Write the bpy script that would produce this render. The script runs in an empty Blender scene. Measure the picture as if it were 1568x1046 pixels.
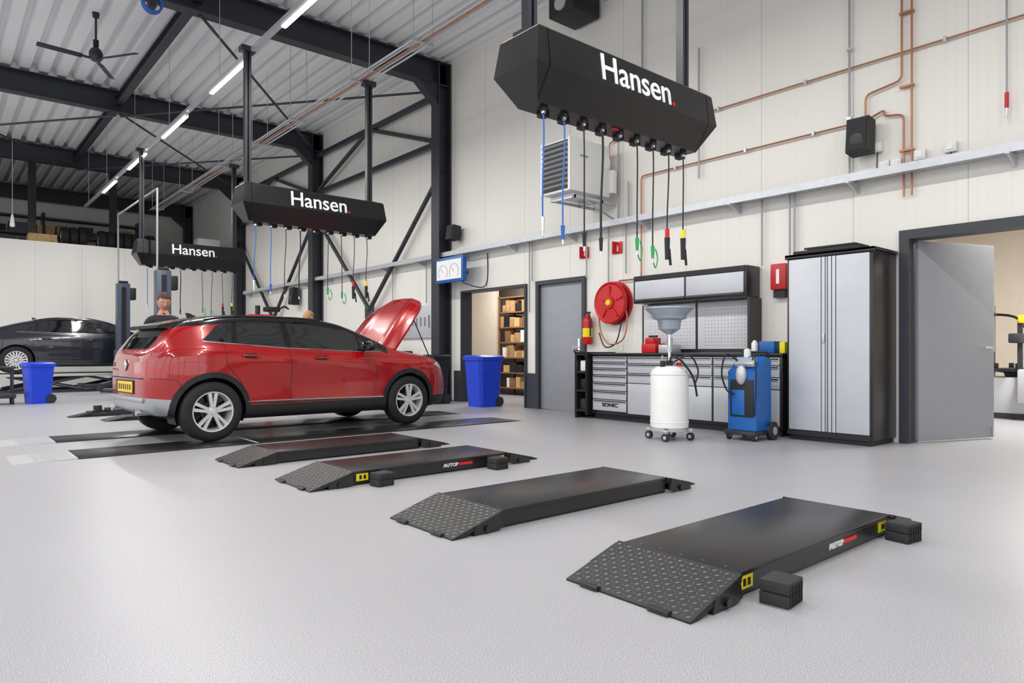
import bpy, bmesh, math, random
from mathutils import Vector, Matrix, Euler
from mathutils.bvhtree import BVHTree
random.seed(7)
scene=bpy.context.scene
try:
    scene.view_settings.view_transform='Standard'
except Exception: pass
pi=math.pi
# ---------------------------------------------------------------- materials
def lin(c):
    return tuple(((v/255)/12.92 if v/255<=0.04045 else ((v/255+0.055)/1.055)**2.4) for v in c)
def pm(name,rgb,rough=.5,metal=0.,var=.06,scale=6.,bump=0.,bscale=60.,emit=0.,coat=0.,spec=.5,rvar=.0):
    m=bpy.data.materials.new(name); m.use_nodes=True
    nt=m.node_tree; b=nt.nodes['Principled BSDF']
    c=lin(rgb)
    tc=nt.nodes.new('ShaderNodeTexCoord')
    n=nt.nodes.new('ShaderNodeTexNoise'); n.inputs['Scale'].default_value=scale; n.inputs['Detail'].default_value=4
    nt.links.new(tc.outputs['Object'],n.inputs['Vector'])
    r=nt.nodes.new('ShaderNodeValToRGB')
    r.color_ramp.elements[0].position=.3; r.color_ramp.elements[1].position=.7
    r.color_ramp.elements[0].color=tuple(max(0,v*(1-var)) for v in c)+(1,)
    r.color_ramp.elements[1].color=tuple(min(1,v*(1+var)) for v in c)+(1,)
    nt.links.new(n.outputs['Fac'],r.inputs['Fac']); nt.links.new(r.outputs['Color'],b.inputs['Base Color'])
    b.inputs['Roughness'].default_value=rough; b.inputs['Metallic'].default_value=metal
    b.inputs['Specular IOR Level'].default_value=spec
    if coat: b.inputs['Coat Weight'].default_value=coat; b.inputs['Coat Roughness'].default_value=.03
    if rvar:
        mr=nt.nodes.new('ShaderNodeMapRange'); mr.inputs['To Min'].default_value=max(.02,rough-rvar); mr.inputs['To Max'].default_value=rough+rvar
        nt.links.new(n.outputs['Fac'],mr.inputs['Value']); nt.links.new(mr.outputs['Result'],b.inputs['Roughness'])
    if bump:
        n2=nt.nodes.new('ShaderNodeTexNoise'); n2.inputs['Scale'].default_value=bscale
        nt.links.new(tc.outputs['Object'],n2.inputs['Vector'])
        bp=nt.nodes.new('ShaderNodeBump'); bp.inputs['Strength'].default_value=bump; bp.inputs['Distance'].default_value=.01
        nt.links.new(n2.outputs['Fac'],bp.inputs['Height']); nt.links.new(bp.outputs['Normal'],b.inputs['Normal'])
    if emit:
        b.inputs['Emission Color'].default_value=c+(1,); b.inputs['Emission Strength'].default_value=emit
    return m
M={}
def mk(k,*a,**kw): M[k]=pm(k,*a,**kw)
mk('steel_dark',(44,47,54),.45,.0,rvar=.05)
mk('post_steel',(72,84,102),.4,.1,rvar=.05)
mk('black_gloss',(14,14,15),.18,.0,coat=.4)
mk('black_satin',(34,33,34),.3,0)
mk('black_plastic',(26,26,28),.55)
mk('rubber',(44,44,46),.8,bump=.3)
mk('housing',(24,24,26),.3,0,rvar=.08,scale=4)
mk('white_text',(235,235,235),.5,var=.01)
mk('red_text',(215,25,30),.5)
mk('galv',(194,197,201),.33,.4,var=.06,scale=12)
mk('conduit',(160,163,166),.4,.2)
mk('copper',(178,122,90),.38,.55,var=.1,scale=10)
mk('door_grey',(150,153,160),.45,var=.02)
mk('frame_dark',(52,55,62),.45,var=.03)
mk('silver',(196,199,204),.35,.35,var=.02)
mk('silver_panel',(192,195,201),.4,.15,var=.02)
mk('peg_panel',(206,208,212),.5,.0,var=.02)
mk('white_plastic',(232,232,230),.4,var=.02)
mk('red_paint',(158,2,5),.24,.12,coat=1.,var=.03,scale=2,spec=.4)
mk('red_plain',(195,22,26),.4)
mk('blue_plastic',(22,64,205),.4,var=.06)
mk('blue_paint',(20,92,168),.35,var=.05)
mk('blue_hose',(40,100,190),.5)
mk('green',(30,160,80),.5)
mk('yellow',(240,220,20),.5)
mk('yellow_plate',(240,190,20),.5)
mk('glass_dark',(14,17,20),.04,0,coat=1,spec=.9)
mk('car_dark',(28,32,40),.2,0,coat=.9,var=.03)
mk('chrome',(215,217,220),.15,.95,var=.01)
mk('rim',(218,218,219),.3,.4,var=.02)
mk('tyre',(24,24,25),.75,bump=.2)
mk('lamp_red',(140,8,12),.12,0,coat=1,emit=.15)
mk('lamp_clear',(200,205,210),.08,.3,coat=1)
mk('skid',(165,168,172),.35,.4)
mk('skin',(192,138,112),.5,var=.06,scale=20)
mk('hair',(72,46,30),.7,var=.3,scale=60,bump=.6,bscale=120)
mk('hair_blond',(176,138,84),.7,var=.3,scale=60,bump=.6)
mk('shirt',(30,34,44),.8,var=.1,scale=20,bump=.2)
mk('trousers',(30,32,38),.8,var=.1,scale=20,bump=.2)
mk('lip',(165,92,84),.5)
mk('eye',(240,240,238),.2,var=.01)
mk('beige',(224,214,200),.7,var=.03)
mk('cardboard',(176,140,98),.8,var=.2,scale=8)
mk('cardboard_b',(205,170,120),.8,var=.2,scale=8)
mk('wood',(140,100,66),.6,var=.2,scale=12)
mk('plate_steel',(120,116,110),.3,.6,var=.15,scale=40)
mk('strip_light',(184,184,184),.45,.2,var=.05,scale=30)
mk('paper',(240,240,240),.6,var=.01)
mk('led',(255,252,246),.4,var=.0,emit=16.)
mk('funnel',(165,174,186),.3,.45,var=.06)
mk('mezz_dark',(92,96,102),.6)
mk('engine',(34,35,38),.5,var=.4,scale=14)
mk('hose_black',(22,22,24),.5)

def wall_mat(name,rgb,axis='Y',pitch=1.15,rib=0.):
    m=pm(name,rgb,.45,var=.012,scale=.8)
    nt=m.node_tree; b=nt.nodes['Principled BSDF']
    src=b.inputs['Base Color'].links[0].from_socket
    tc=nt.nodes['Texture Coordinate']; sx=nt.nodes.new('ShaderNodeSeparateXYZ'); nt.links.new(tc.outputs['Object'],sx.inputs[0])
    def grid(p,width):
        d=nt.nodes.new('ShaderNodeMath'); d.operation='DIVIDE'; d.inputs[1].default_value=p; nt.links.new(sx.outputs[axis],d.inputs[0])
        f=nt.nodes.new('ShaderNodeMath'); f.operation='FRACT'; nt.links.new(d.outputs[0],f.inputs[0])
        l=nt.nodes.new('ShaderNodeMath'); l.operation='LESS_THAN'; l.inputs[1].default_value=width/p; nt.links.new(f.outputs[0],l.inputs[0])
        return l
    l=grid(pitch,.010)
    mx=nt.nodes.new('ShaderNodeMixRGB'); mx.inputs['Color2'].default_value=tuple(v*.72 for v in lin(rgb))+(1,)
    nt.links.new(src,mx.inputs['Color1']); nt.links.new(l.outputs[0],mx.inputs['Fac'])
    l2=grid(.096,.03); 
    mx2=nt.nodes.new('ShaderNodeMixRGB'); mx2.blend_type='MULTIPLY'; mx2.inputs['Color2'].default_value=(.985,.985,.985,1)
    nt.links.new(mx.outputs[0],mx2.inputs['Color1']); nt.links.new(l2.outputs[0],mx2.inputs['Fac'])
    nt.links.new(mx2.outputs[0],b.inputs['Base Color'])
    return m
M['wall']=wall_mat('wall_panel',(235,232,225))
M['wall_x']=wall_mat('wall_panel_x',(230,228,223),'X')
# floor : speckled epoxy
def floor_mat():
    m=pm('epoxy_floor',(170,169,173),.38,var=.03,scale=.7)
    nt=m.node_tree; b=nt.nodes['Principled BSDF']; src=b.inputs['Base Color'].links[0].from_socket
    tc=nt.nodes['Texture Coordinate']
    n=nt.nodes.new('ShaderNodeTexNoise'); n.inputs['Scale'].default_value=210; n.inputs['Detail'].default_value=2
    nt.links.new(tc.outputs['Object'],n.inputs['Vector'])
    r=nt.nodes.new('ShaderNodeValToRGB'); r.color_ramp.elements[0].position=.36; r.color_ramp.elements[1].position=.64
    r.color_ramp.elements[0].color=(.66,.66,.67,1); r.color_ramp.elements[1].color=(1.18,1.18,1.18,1)
    nt.links.new(n.outputs['Fac'],r.inputs['Fac'])
    mx=nt.nodes.new('ShaderNodeMixRGB'); mx.blend_type='MULTIPLY'; mx.inputs['Fac'].default_value=1
    nt.links.new(src,mx.inputs['Color1']); nt.links.new(r.outputs[0],mx.inputs['Color2'])
    nt.links.new(mx.outputs[0],b.inputs['Base Color'])
    return m
M['floor']=floor_mat()
M['deck']=pm('roof_deck',(240,241,242),.5,.0,var=.02,scale=1)

# ---------------------------------------------------------------- mesh builder
class MB:
    def __init__(s): s.bm=bmesh.new(); s.mats=[]
    def mi(s,k):
        if k not in s.mats: s.mats.append(k)
        return s.mats.index(k)
    def box(s,c,size,mat,rotz=0,bev=0,rot=None):
        R=rot.to_4x4() if rot is not None else Matrix.Rotation(rotz,4,'Z')
        T=Matrix.Translation(Vector(c))@R@Matrix.Diagonal((size[0],size[1],size[2],1))
        r=bmesh.ops.create_cube(s.bm,size=1,matrix=T); i=s.mi(mat)
        fs=set(f for v in r['verts'] for f in v.link_faces)
        for f in fs: f.material_index=i
        if bev:
            es=list(set(e for v in r['verts'] for e in v.link_edges))
            rr=bmesh.ops.bevel(s.bm,geom=es,offset=bev,segments=2,affect='EDGES',profile=.5)
            for f in rr['faces']: f.material_index=i
    def bx(s,x0,x1,y0,y1,z0,z1,mat,bev=0):
        s.box(((x0+x1)/2,(y0+y1)/2,(z0+z1)/2),(abs(x1-x0),abs(y1-y0),abs(z1-z0)),mat,bev=bev)
    def sweep(s,pts,r,mat,seg=8,cap=True):
        pts=[Vector(p) for p in pts]; n=len(pts); i=s.mi(mat); rings=[]
        up=None
        for k,p in enumerate(pts):
            if k==0: t=pts[1]-p
            elif k==n-1: t=p-pts[k-1]
            else: t=(pts[k+1]-p).normalized()+(p-pts[k-1]).normalized()
            if t.length<1e-9: t=Vector((0,0,1))
            t.normalize()
            if up is None:
                up=Vector((0,0,1)) if abs(t.z)<.9 else Vector((1,0,0))
            a=t.cross(up)
            if a.length<1e-4: a=t.cross(Vector((0.3,1,0.2)))
            a.normalize(); b=a.cross(t).normalized(); up=b
            rr=r[k] if isinstance(r,(list,tuple)) else r
            sc=1.
            if 0<k<n-1:
                c=(pts[k+1]-p).normalized().dot((p-pts[k-1]).normalized())
                sc=1/max(.6,math.sqrt(max(.01,(1+c)/2)))
            rings.append([s.bm.verts.new(p+(a*math.cos(2*pi*j/seg)+b*math.sin(2*pi*j/seg))*rr*sc) for j in range(seg)])
        for k in range(n-1):
            for j in range(seg):
                f=s.bm.faces.new((rings[k][j],rings[k][(j+1)%seg],rings[k+1][(j+1)%seg],rings[k+1][j])); f.material_index=i
        if cap:
            for ring in (rings[0],rings[-1]):
                f=s.bm.faces.new(ring); f.material_index=i
    def cyl(s,p,q,r,mat,r2=None,seg=20):
        s.sweep([p,q],[r,r if r2 is None else r2],mat,seg)
    def lathe(s,prof,c,axis,mat,seg=32,scale=(1,1)):
        ax=Vector(axis).normalized(); u=Vector((0,0,1)) if abs(ax.z)<.9 else Vector((1,0,0))
        a=ax.cross(u).normalized(); b=ax.cross(a).normalized(); c=Vector(c); i=s.mi(mat); rings=[]
        for r,h in prof:
            if r<1e-5: rings.append([s.bm.verts.new(c+ax*h)])
            else: rings.append([s.bm.verts.new(c+ax*h+a*math.cos(2*pi*j/seg)*r*scale[0]+b*math.sin(2*pi*j/seg)*r*scale[1]) for j in range(seg)])
        for k in range(len(rings)-1):
            A,B=rings[k],rings[k+1]
            for j in range(seg):
                j2=(j+1)%seg
                if len(A)==1 and len(B)==1: continue
                if len(A)==1: vs=(A[0],B[j2],B[j])
                elif len(B)==1: vs=(A[j],A[j2],B[0])
                else: vs=(A[j],A[j2],B[j2],B[j])
                f=s.bm.faces.new(vs); f.material_index=i
    def prism(s,poly,vec,mat):
        i=s.mi(mat); vec=Vector(vec)
        A=[s.bm.verts.new(Vector(p)) for p in poly]; B=[s.bm.verts.new(Vector(p)+vec) for p in poly]
        n=len(A)
        fs=[s.bm.faces.new(A),s.bm.faces.new(B[::-1])]
        for k in range(n): fs.append(s.bm.faces.new((A[k],B[k],B[(k+1)%n],A[(k+1)%n])))
        for f in fs: f.material_index=i
    def loftrings(s,rings,mat,cap=True):
        i=s.mi(mat); R=[[s.bm.verts.new(Vector(p)) for p in r] for r in rings]; n=len(R[0])
        for k in range(len(R)-1):
            for j in range(n):
                f=s.bm.faces.new((R[k][j],R[k][(j+1)%n],R[k+1][(j+1)%n],R[k+1][j])); f.material_index=i
        if cap:
            for r in (R[0],R[-1]):
                f=s.bm.faces.new(r); f.material_index=i
    def ell(s,c,rad,mat,u=20,v=12,rot=None):
        T=Matrix.Translation(Vector(c))@(rot.to_4x4() if rot is not None else Matrix())@Matrix.Diagonal((rad[0],rad[1],rad[2],1))
        r=bmesh.ops.create_uvsphere(s.bm,u_segments=u,v_segments=v,radius=1,matrix=T); i=s.mi(mat)
        for f in set(f for vv in r['verts'] for f in vv.link_faces): f.material_index=i
    def done(s,name,parent=None,smooth=True,angle=35,recalc=True):
        if recalc: bmesh.ops.recalc_face_normals(s.bm,faces=s.bm.faces[:])
        me=bpy.data.meshes.new(name); s.bm.to_mesh(me); s.bm.free()
        for k in s.mats: me.materials.append(M[k])
        if smooth:
            me.polygons.foreach_set('use_smooth',[True]*len(me.polygons))
            me.set_sharp_from_angle(angle=math.radians(angle))
        o=bpy.data.objects.new(name,me); scene.collection.objects.link(o)
        if parent: o.parent=parent
        return o
def text(s,w,h,loc,rot,mat,name,parent,bold=.012):
    cu=bpy.data.curves.new(name,'FONT'); cu.body=s; cu.size=1; cu.extrude=.004; cu.offset=bold
    cu.align_x='CENTER'; cu.align_y='BOTTOM_BASELINE'
    o=bpy.data.objects.new(name,cu); scene.collection.objects.link(o)
    cu.materials.append(M[mat])
    bpy.context.view_layer.update()
    d=o.dimensions
    hh=.70 
    o.scale=(w/max(d.x,.01),h/hh,1); o.location=loc; o.rotation_euler=rot
    if parent: o.parent=parent; o.matrix_parent_inverse=parent.matrix_world.inverted()
    return o
def ccat(pts,n=6):
    P=[Vector(p) for p in pts]; out=[]
    for i in range(len(P)-1):
        p0=P[max(i-1,0)];p1=P[i];p2=P[i+1];p3=P[min(i+2,len(P)-1)]
        for k in range(n):
            t=k/n
            out.append(.5*((2*p1)+(-p0+p2)*t+(2*p0-5*p1+4*p2-p3)*t*t+(-p0+3*p1-3*p2+p3)*t**3))
    out.append(P[-1]); return out

XW=8.15; RZ=7.0; XE=XW-.012
# ---------------------------------------------------------------- shell
b=MB(); b.bx(-7.2,15,-6,30.2,-.2,0,'floor'); b.done('floor',smooth=False)
b=MB(); b.bx(-60,-7.2,-60,60,-.3,-.04,'strip_light'); b.bx(-7.2,30,-60,-6.2,-.3,-.04,'strip_light'); b.done('ground_outside',smooth=False)
b=MB()
for y0,y1,z0 in [(-6,-.3,0),(-.3,2.93,2.28),(2.93,7.68,0),(7.68,8.87,2.2),(8.87,9.13,0),(9.13,11.1,2.2),(11.1,30,0)]:
    b.bx(XW,XW+.2,y0,y1,z0,7.15,'wall')
b.done('wall_right',smooth=False)
b=MB(); b.bx(-7,XW+.2,30,30.2,0,7.2,'wall_x'); b.done('wall_back',smooth=False)
b=MB(); b.bx(-7,XW,23.85,24.0,0,4.2,'wall_x'); b.done('wall_partition',smooth=False)
b=MB(); b.bx(-7,XW,24.0,30,4.0,4.12,'mezz_dark'); b.done('floor_mezzanine',smooth=False)
b=MB(); b.bx(-7,15,-6.2,-6,5.6,7.2,'wall_x'); b.bx(-7,-6.5,-6.2,-6,0,5.6,'wall_x'); b.bx(-.6,0,-6.2,-6,0,5.6,'wall_x'); b.bx(6.2,15,-6.2,-6,0,5.6,'wall_x'); b.bx(-6.5,6.2,-6.2,-6,0,.6,'wall_x')  # wall behind camera; unseen window openings added to let in more light
for x in (-4.5,-2.5,2.0,4.1): b.bx(x-.04,x+.04,-6.15,-6.05,.6,5.6,'frame_dark')
for z in (2.2,3.9): b.bx(-6.5,6.2,-6.15,-6.05,z-.04,z+.04,'frame_dark')
b.done('wall_front',smooth=False)
b=MB()
b.bx(-7.2,-7,-6,30,6.4,7.15,'wall')  # unseen header, raised so the openings brighten the ceiling
for y in (-5.9,.0,6,12,18,24,29.9): b.bx(-7.2,-6.95,y-.2,y+.2,0,6.4,'wall')
b.done('wall_left',smooth=False)
# corrugated roof deck
b=MB(); i=b.mi('deck'); p=.33; x=-7.2; prof=[]
while x<XW+.25:
    prof+=[(x,7.10),(x+.05,6.96),(x+.22,6.96),(x+.27,7.10)]; x+=p
for (x0,z0),(x1,z1) in zip(prof[:-1],prof[1:]):
    vs=[b.bm.verts.new(q) for q in ((x0,-6,z0),(x1,-6,z1),(x1,30,z1),(x0,30,z0))]
    b.bm.faces.new(vs).material_index=i
b.done('ceiling',smooth=False,recalc=False)
# back rooms
b=MB(); b.bx(8.35,11.3,15,15.15,0,3,'beige'); b.bx(8.35,11.3,8.75,8.85,0,3,'beige'); b.bx(11.2,11.3,8.85,15,0,3,'beige')
b.bx(10.15,10.25,12.5,15,0,3,'beige'); b.bx(8.35,11.3,8.75,15.15,3,3.1,'beige'); b.done('wall_storeroom',smooth=False)
b=MB(); b.bx(8.35,14.8,4.6,4.7,0,3.4,'beige'); b.bx(8.35,14.8,-1.4,-1.3,0,3.4,'beige'); b.bx(14.7,14.8,-1.3,4.6,0,3.4,'beige')
b.bx(8.35,14.8,-1.4,4.7,3.4,3.5,'white_plastic'); b.done('wall_tyre_room',smooth=False)

# door frames
def frame(name,y0,y1,zt,w=.07,dep=.26,mat='frame_dark'):
    b=MB(); xa,xb=XW-.05,XW+dep-.05
    b.bx(xa,xb,y0,y0+w,0,zt,mat); b.bx(xa,xb,y1-w,y1,0,zt,mat); b.bx(xa,xb,y0+w,y1-w,zt-w,zt,mat); return b
b=frame('x',7.68,8.87,2.24); b.done('door_frame_1',smooth=False)
b=frame('x',-.3,2.95,2.33,w=.1); b.done('door_frame_2',smooth=False)
b=frame('x',9.13,11.1,2.22,w=.04); b.done('door_frame_3',smooth=False)
b=MB(); b.bx(XW+.02,XW+.07,7.75,8.8,.01,2.17,'door_grey',.005); 
b.bx(XW-.02,XW+.02,7.82,7.86,1.0,1.22,'chrome'); b.cyl((XW-.04,7.84,1.08),(XW-.04,7.96,1.08),.01,'chrome'); b.cyl((XW+.02,7.84,1.08),(XW-.045,7.84,1.08),.01,'chrome'); b.done('door_1')
# open door leaf
b=MB(); p0=Vector((8.25,2.82,0)); p1=Vector((9.32,2.40,0)); dd=(p1-p0); L=dd.length; ang=math.atan2(dd.y,dd.x)
R=Matrix.Rotation(ang,3,'Z'); c=(p0+p1)/2
b.box((c.x,c.y,1.12),(L,.05,2.2),'door_grey',rot=R,bev=.006)
nrm=R@Vector((0,-1,0)); h=p1-dd.normalized()*.09
b.cyl((h.x+nrm.x*.02,h.y+nrm.y*.02,1.05),(h.x+nrm.x*.07,h.y+nrm.y*.07,1.05),.012,'chrome'); q=h-dd.normalized()*.12
b.cyl((h.x+nrm.x*.07,h.y+nrm.y*.07,1.05),(q.x+nrm.x*.07,q.y+nrm.y*.07,1.05),.011,'chrome')
k=p1-dd.normalized()*.03
b.box((k.x+nrm.x*.03,k.y+nrm.y*.03,.09),(.03,.03,.12),'chrome',rot=R); b.done('door_2')
# plinths
b=MB()
for y0,y1 in [(8.88,9.12),(11.12,11.35),(-1.5,-.31)]: b.bx(XW-.03,XW-.001,y0,y1,0,.62,'frame_dark')
b.done('baseboard_right',smooth=False)

# ---------------------------------------------------------------- steel structure
def ibeam(b,p,q,h,w,mat='steel_dark',tf=.025,tw=.02):
    p=Vector(p);q=Vector(q); t=(q-p); L=t.length; t.normalize()
    up=Vector((0,0,1)) if abs(t.z)<.9 else Vector((1,0,0))
    s=t.cross(up).normalized(); u=s.cross(t).normalized(); R=Matrix((t,s,u)).transposed(); c=(p+q)/2
    b.box(c,(L,tw,h-2*tf),mat,rot=R); b.box(c+u*(h/2-tf/2),(L,w,tf),mat,rot=R); b.box(c-u*(h/2-tf/2),(L,w,tf),mat,rot=R)
FY=[-.4,5.6,11.6,17.6,23.6,29.7]
for k,y in enumerate(FY):
    b=MB(); ibeam(b,(-6.9,y,6.66),(8.1,y,6.66),.48,.24)
    b.prism([(7.85,y-.1,6.43),(7.35,y-.1,6.43),(7.85,y-.1,6.0)],(0,.2,0),'steel_dark')
    b.done('ceiling_beam',smooth=False)
    b=MB(); ibeam(b,(7.98,y,0),(7.98,y,6.9),.30,.28); b.box((7.98,y,.01),(.4,.4,.02),'steel_dark'); 
    if y!=5.6 and y!=-.4: b.done('steel_column',smooth=False)
    else: b.bm.free()
b=MB()
for ya,yb in ((5.6,11.6),(11.6,17.6),(17.6,23.6)):
    ibeam(b,(3.25,ya,6.68),(3.25,yb,6.68),.2,.14)
    ibeam(b,(-1.5,ya,6.68),(-1.5,yb,6.68),.2,.14)
    if ya>6:
        b.cyl((3.3,ya,6.42),(8.0,yb,6.42),.025,'steel_dark',seg=8); b.cyl((8.0,ya,6.36),(3.3,yb,6.36),.025,'steel_dark',seg=8)
    if ya>13:
        b.cyl((-1.5,ya,6.42),(3.2,yb,6.42),.025,'steel_dark',seg=8); b.cyl((3.2,ya,6.36),(-1.5,yb,6.36),.025,'steel_dark',seg=8)
b.done('roof_bracing',smooth=False)
b=MB()
for ya,yb in ((11.6,17.6),(17.6,23.6)):
    ym=(ya+yb)/2
    for z in (6.3,5.3): b.bx(7.93,8.03,ya,yb,z-.05,z+.05,'steel_dark')
    for a,zb_,c_,zd in ((ya,4.7,ym,2.0),(yb,4.7,ym,2.0),(ya,5.3,ym,6.3),(yb,5.3,ym,6.3)):
        b.cyl((7.98,a,zb_),(7.98,c_,zd),.05,'steel_dark',seg=8)
    b.box((7.98,ym,1.95),(.03,.4,.3),'steel_dark')
b.done('wall_bracing',smooth=False)

# wall cable tray
b=MB(); z=2.95
b.bx(XW-.24,XW-.04,-1,23,z-.005,z,'galv'); b.bx(XW-.25,XW-.24,-1,23,z-.025,z+.065,'galv'); b.bx(XW-.045,XW-.04,-1,23,z-.01,z+.06,'galv')
y=.4
while y<23:
    b.bx(XW-.3,XE,y-.02,y+.02,z-.045,z-.025,'galv'); b.prism([(XE,y-.01,z-.045),(XW-.28,y-.01,z-.045),(XE,y-.01,z-.13)],(0,.02,0),'galv'); y+=1.5
for k in range(4): b.sweep([(XW-.2+.035*k,-1,z+.012),(XW-.2+.035*k,23,z+.012)],.01,'conduit' if k%2 else 'hose_black',6)
b.done('cable_tray',smooth=False)
# pipes
def pipe(name,runs,r,mat):
    b=MB()
    for run in runs: b.sweep(run,r,mat,8)
    return b.done(name)
xc=XW-.05
def W(y,z,off=0): return (xc-off,y,z)
def bend(pts,rad=.07):
    P=[Vector(p) for p in pts]; out=[P[0]]
    for i in range(1,len(P)-1):
        a=(P[i-1]-P[i]); c=(P[i+1]-P[i]); ra=min(rad,a.length/2,c.length/2); a.normalize(); c.normalize()
        s=P[i]+a*ra; e=P[i]+c*ra
        for t in (0,.25,.5,.75,1): out.append((1-t)**2*s+2*t*(1-t)*P[i]+t*t*e)
    out.append(P[-1]); return out
pipe('copper_pipe',[bend([W(0,4.28),W(7.15,4.28),W(7.15,3.95)]),
 bend([W(3.3,3.63),W(6.52,3.63),W(6.52,2.1),W(6.95,2.1)]),
 bend([W(3.3,3.63),W(3.3,3.92),W(2.92,3.98),W(2.92,6.9)]),
 bend([W(3.3,3.63),W(3.1,3.7),W(3.1,3.63),W(2.9,3.6),W(2.9,2.7)]),
 bend([W(2.82,6.9),W(2.82,2.7)])],.0115,'copper')
runs=[[W(3.48,2.95),W(3.48,6.9)]]
for y,z0,z1 in [(4.19,2.2,2.95),(4.13,2.2,2.95),(4.56,2.1,2.95),(9.0,1.7,2.95),(8.93,2.25,2.95),(7.62,2.2,2.95),(7.15,2.1,2.95),(6.8,2.2,2.95),(5.5,3.4,5.2),(6.95,3.0,4.4),(6.75,3.0,3.6),(12.3,2.05,2.95),(12.0,.8,2.95),(13.7,.8,2.95)]:
    runs.append([W(y,z0,.02),W(y,z1,.02)])
runs.append(bend([W(6.5,4.3),W(6.5,6.55),W(7.25,6.55)]))
pipe('conduit_pipe',runs,.013,'conduit')
b=MB()
for y in (.5,1.6,2.5,4.0,5.2,6.4):
    b.box((xc,y,4.28),(.05,.03,.05),'galv')
for y in (3.9,4.8,5.9): b.box((xc,y,3.63),(.05,.03,.05),'galv')
for z in (3.0,3.7,4.5,5.5): b.box((xc,3.48,z),(.05,.05,.03),'galv'); b.box((xc,2.87,z+.2),(.05,.14,.022),'copper')
b.done('pipe_clips',smooth=False)
# sockets on tray
b=MB()
for y,z in ((3.18,3.3),(2.98,3.08),(2.74,3.12),(2.45,3.14),(3.1,3.08)):
    b.box((XW-.04,y,z),(.06,.11,.11),'white_plastic',bev=.008); b.box((XW-.075,y,z),(.01,.06,.06),'paper')
    b.cyl((XW-.03,y,z-.05),(XW-.06,y,2.97),.006,'hose_black',seg=6)
b.done('wall_sockets')
# hanging air hose far right
b=MB(); b.sweep([(XW-.1,1.95,6.9),(XW-.1,1.95,3.55)],.01,'conduit'); b.cyl((XW-.1,1.95,3.55),(XW-.1,1.95,3.4),.018,'red_plain'); b.cyl((XW-.1,1.95,3.4),(XW-.1,1.95,3.3),.012,'chrome'); b.bx(XW-.12,XE,1.93,1.97,4.6,4.63,'galv'); b.done('air_drop_line')

# ---------------------------------------------------------------- LED trunking, conduits
TX=3.56; TZ=5.38
b=MB(); b.bx(TX-.035,TX+.035,-3,24,TZ-.03,TZ+.03,'galv')
for y in (-1,2.1,5.2,8.2,11.45,14.5,17.45,20.7,23.4): b.cyl((TX,y,TZ),(TX,y,6.96),.006,'galv',seg=6)
b.done('light_trunking',smooth=False)
def led(x,y,z):
    b=MB(); b.bx(x-.035,x+.035,y,y+1.7,z-.075,z-.03,'white_plastic',.006)
    b.bx(x-.03,x+.03,y+.02,y+1.68,z-.095,z-.074,'led',.006)
    b.done('led_tube_light')
    l=bpy.data.lights.new('led_lamp','AREA'); l.shape='RECTANGLE'; l.size=.1; l.size_y=1.6; l.energy=LEDW; l.color=(1,.985,.96)
    o=bpy.data.objects.new('led_lamp',l); o.location=(x,y+.85,z-.11); scene.collection.objects.link(o)
LEDW=92
for y in (-2.1,1.0,4.1,7.15,10.2,13.3,16.4,19.5): led(TX,y,TZ)
b=MB(); b.bx(-2.535,-2.465,-3,24,TZ-.03,TZ+.03,'galv')
for y in (-1,5.2,11.4,17.4,23.4): b.cyl((-2.5,y,TZ),(-2.5,y,6.96),.006,'galv',seg=6)
b.done('light_trunking',smooth=False)
for y in (-2.1,1.0,4.1,7.15,10.2,13.3,16.4,19.5): led(-2.5,y,TZ)  # unseen second lamp row on its own trunking, added to light the hall
b=MB()
for k in range(5): 
    xx=5.2+.065*k; b.sweep([(xx,-2,5.42+.01*(k%2)),(xx,23.5,5.42+.01*(k%2))],.015,'galv' if k!=2 else 'copper',6)
for y in (-1,1.5,3.95,6.5,8.2,10.05,12.5,14.5,16.7,20,23): b.bx(5.16,5.5,y-.02,y+.02,5.38,5.405,'galv'); b.cyl((5.17,y,5.4),(5.17,y,6.96),.006,'galv',seg=6); b.cyl((5.49,y,5.4),(5.49,y,6.96),.006,'galv',seg=6)
b.done('ceiling_conduits')

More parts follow.
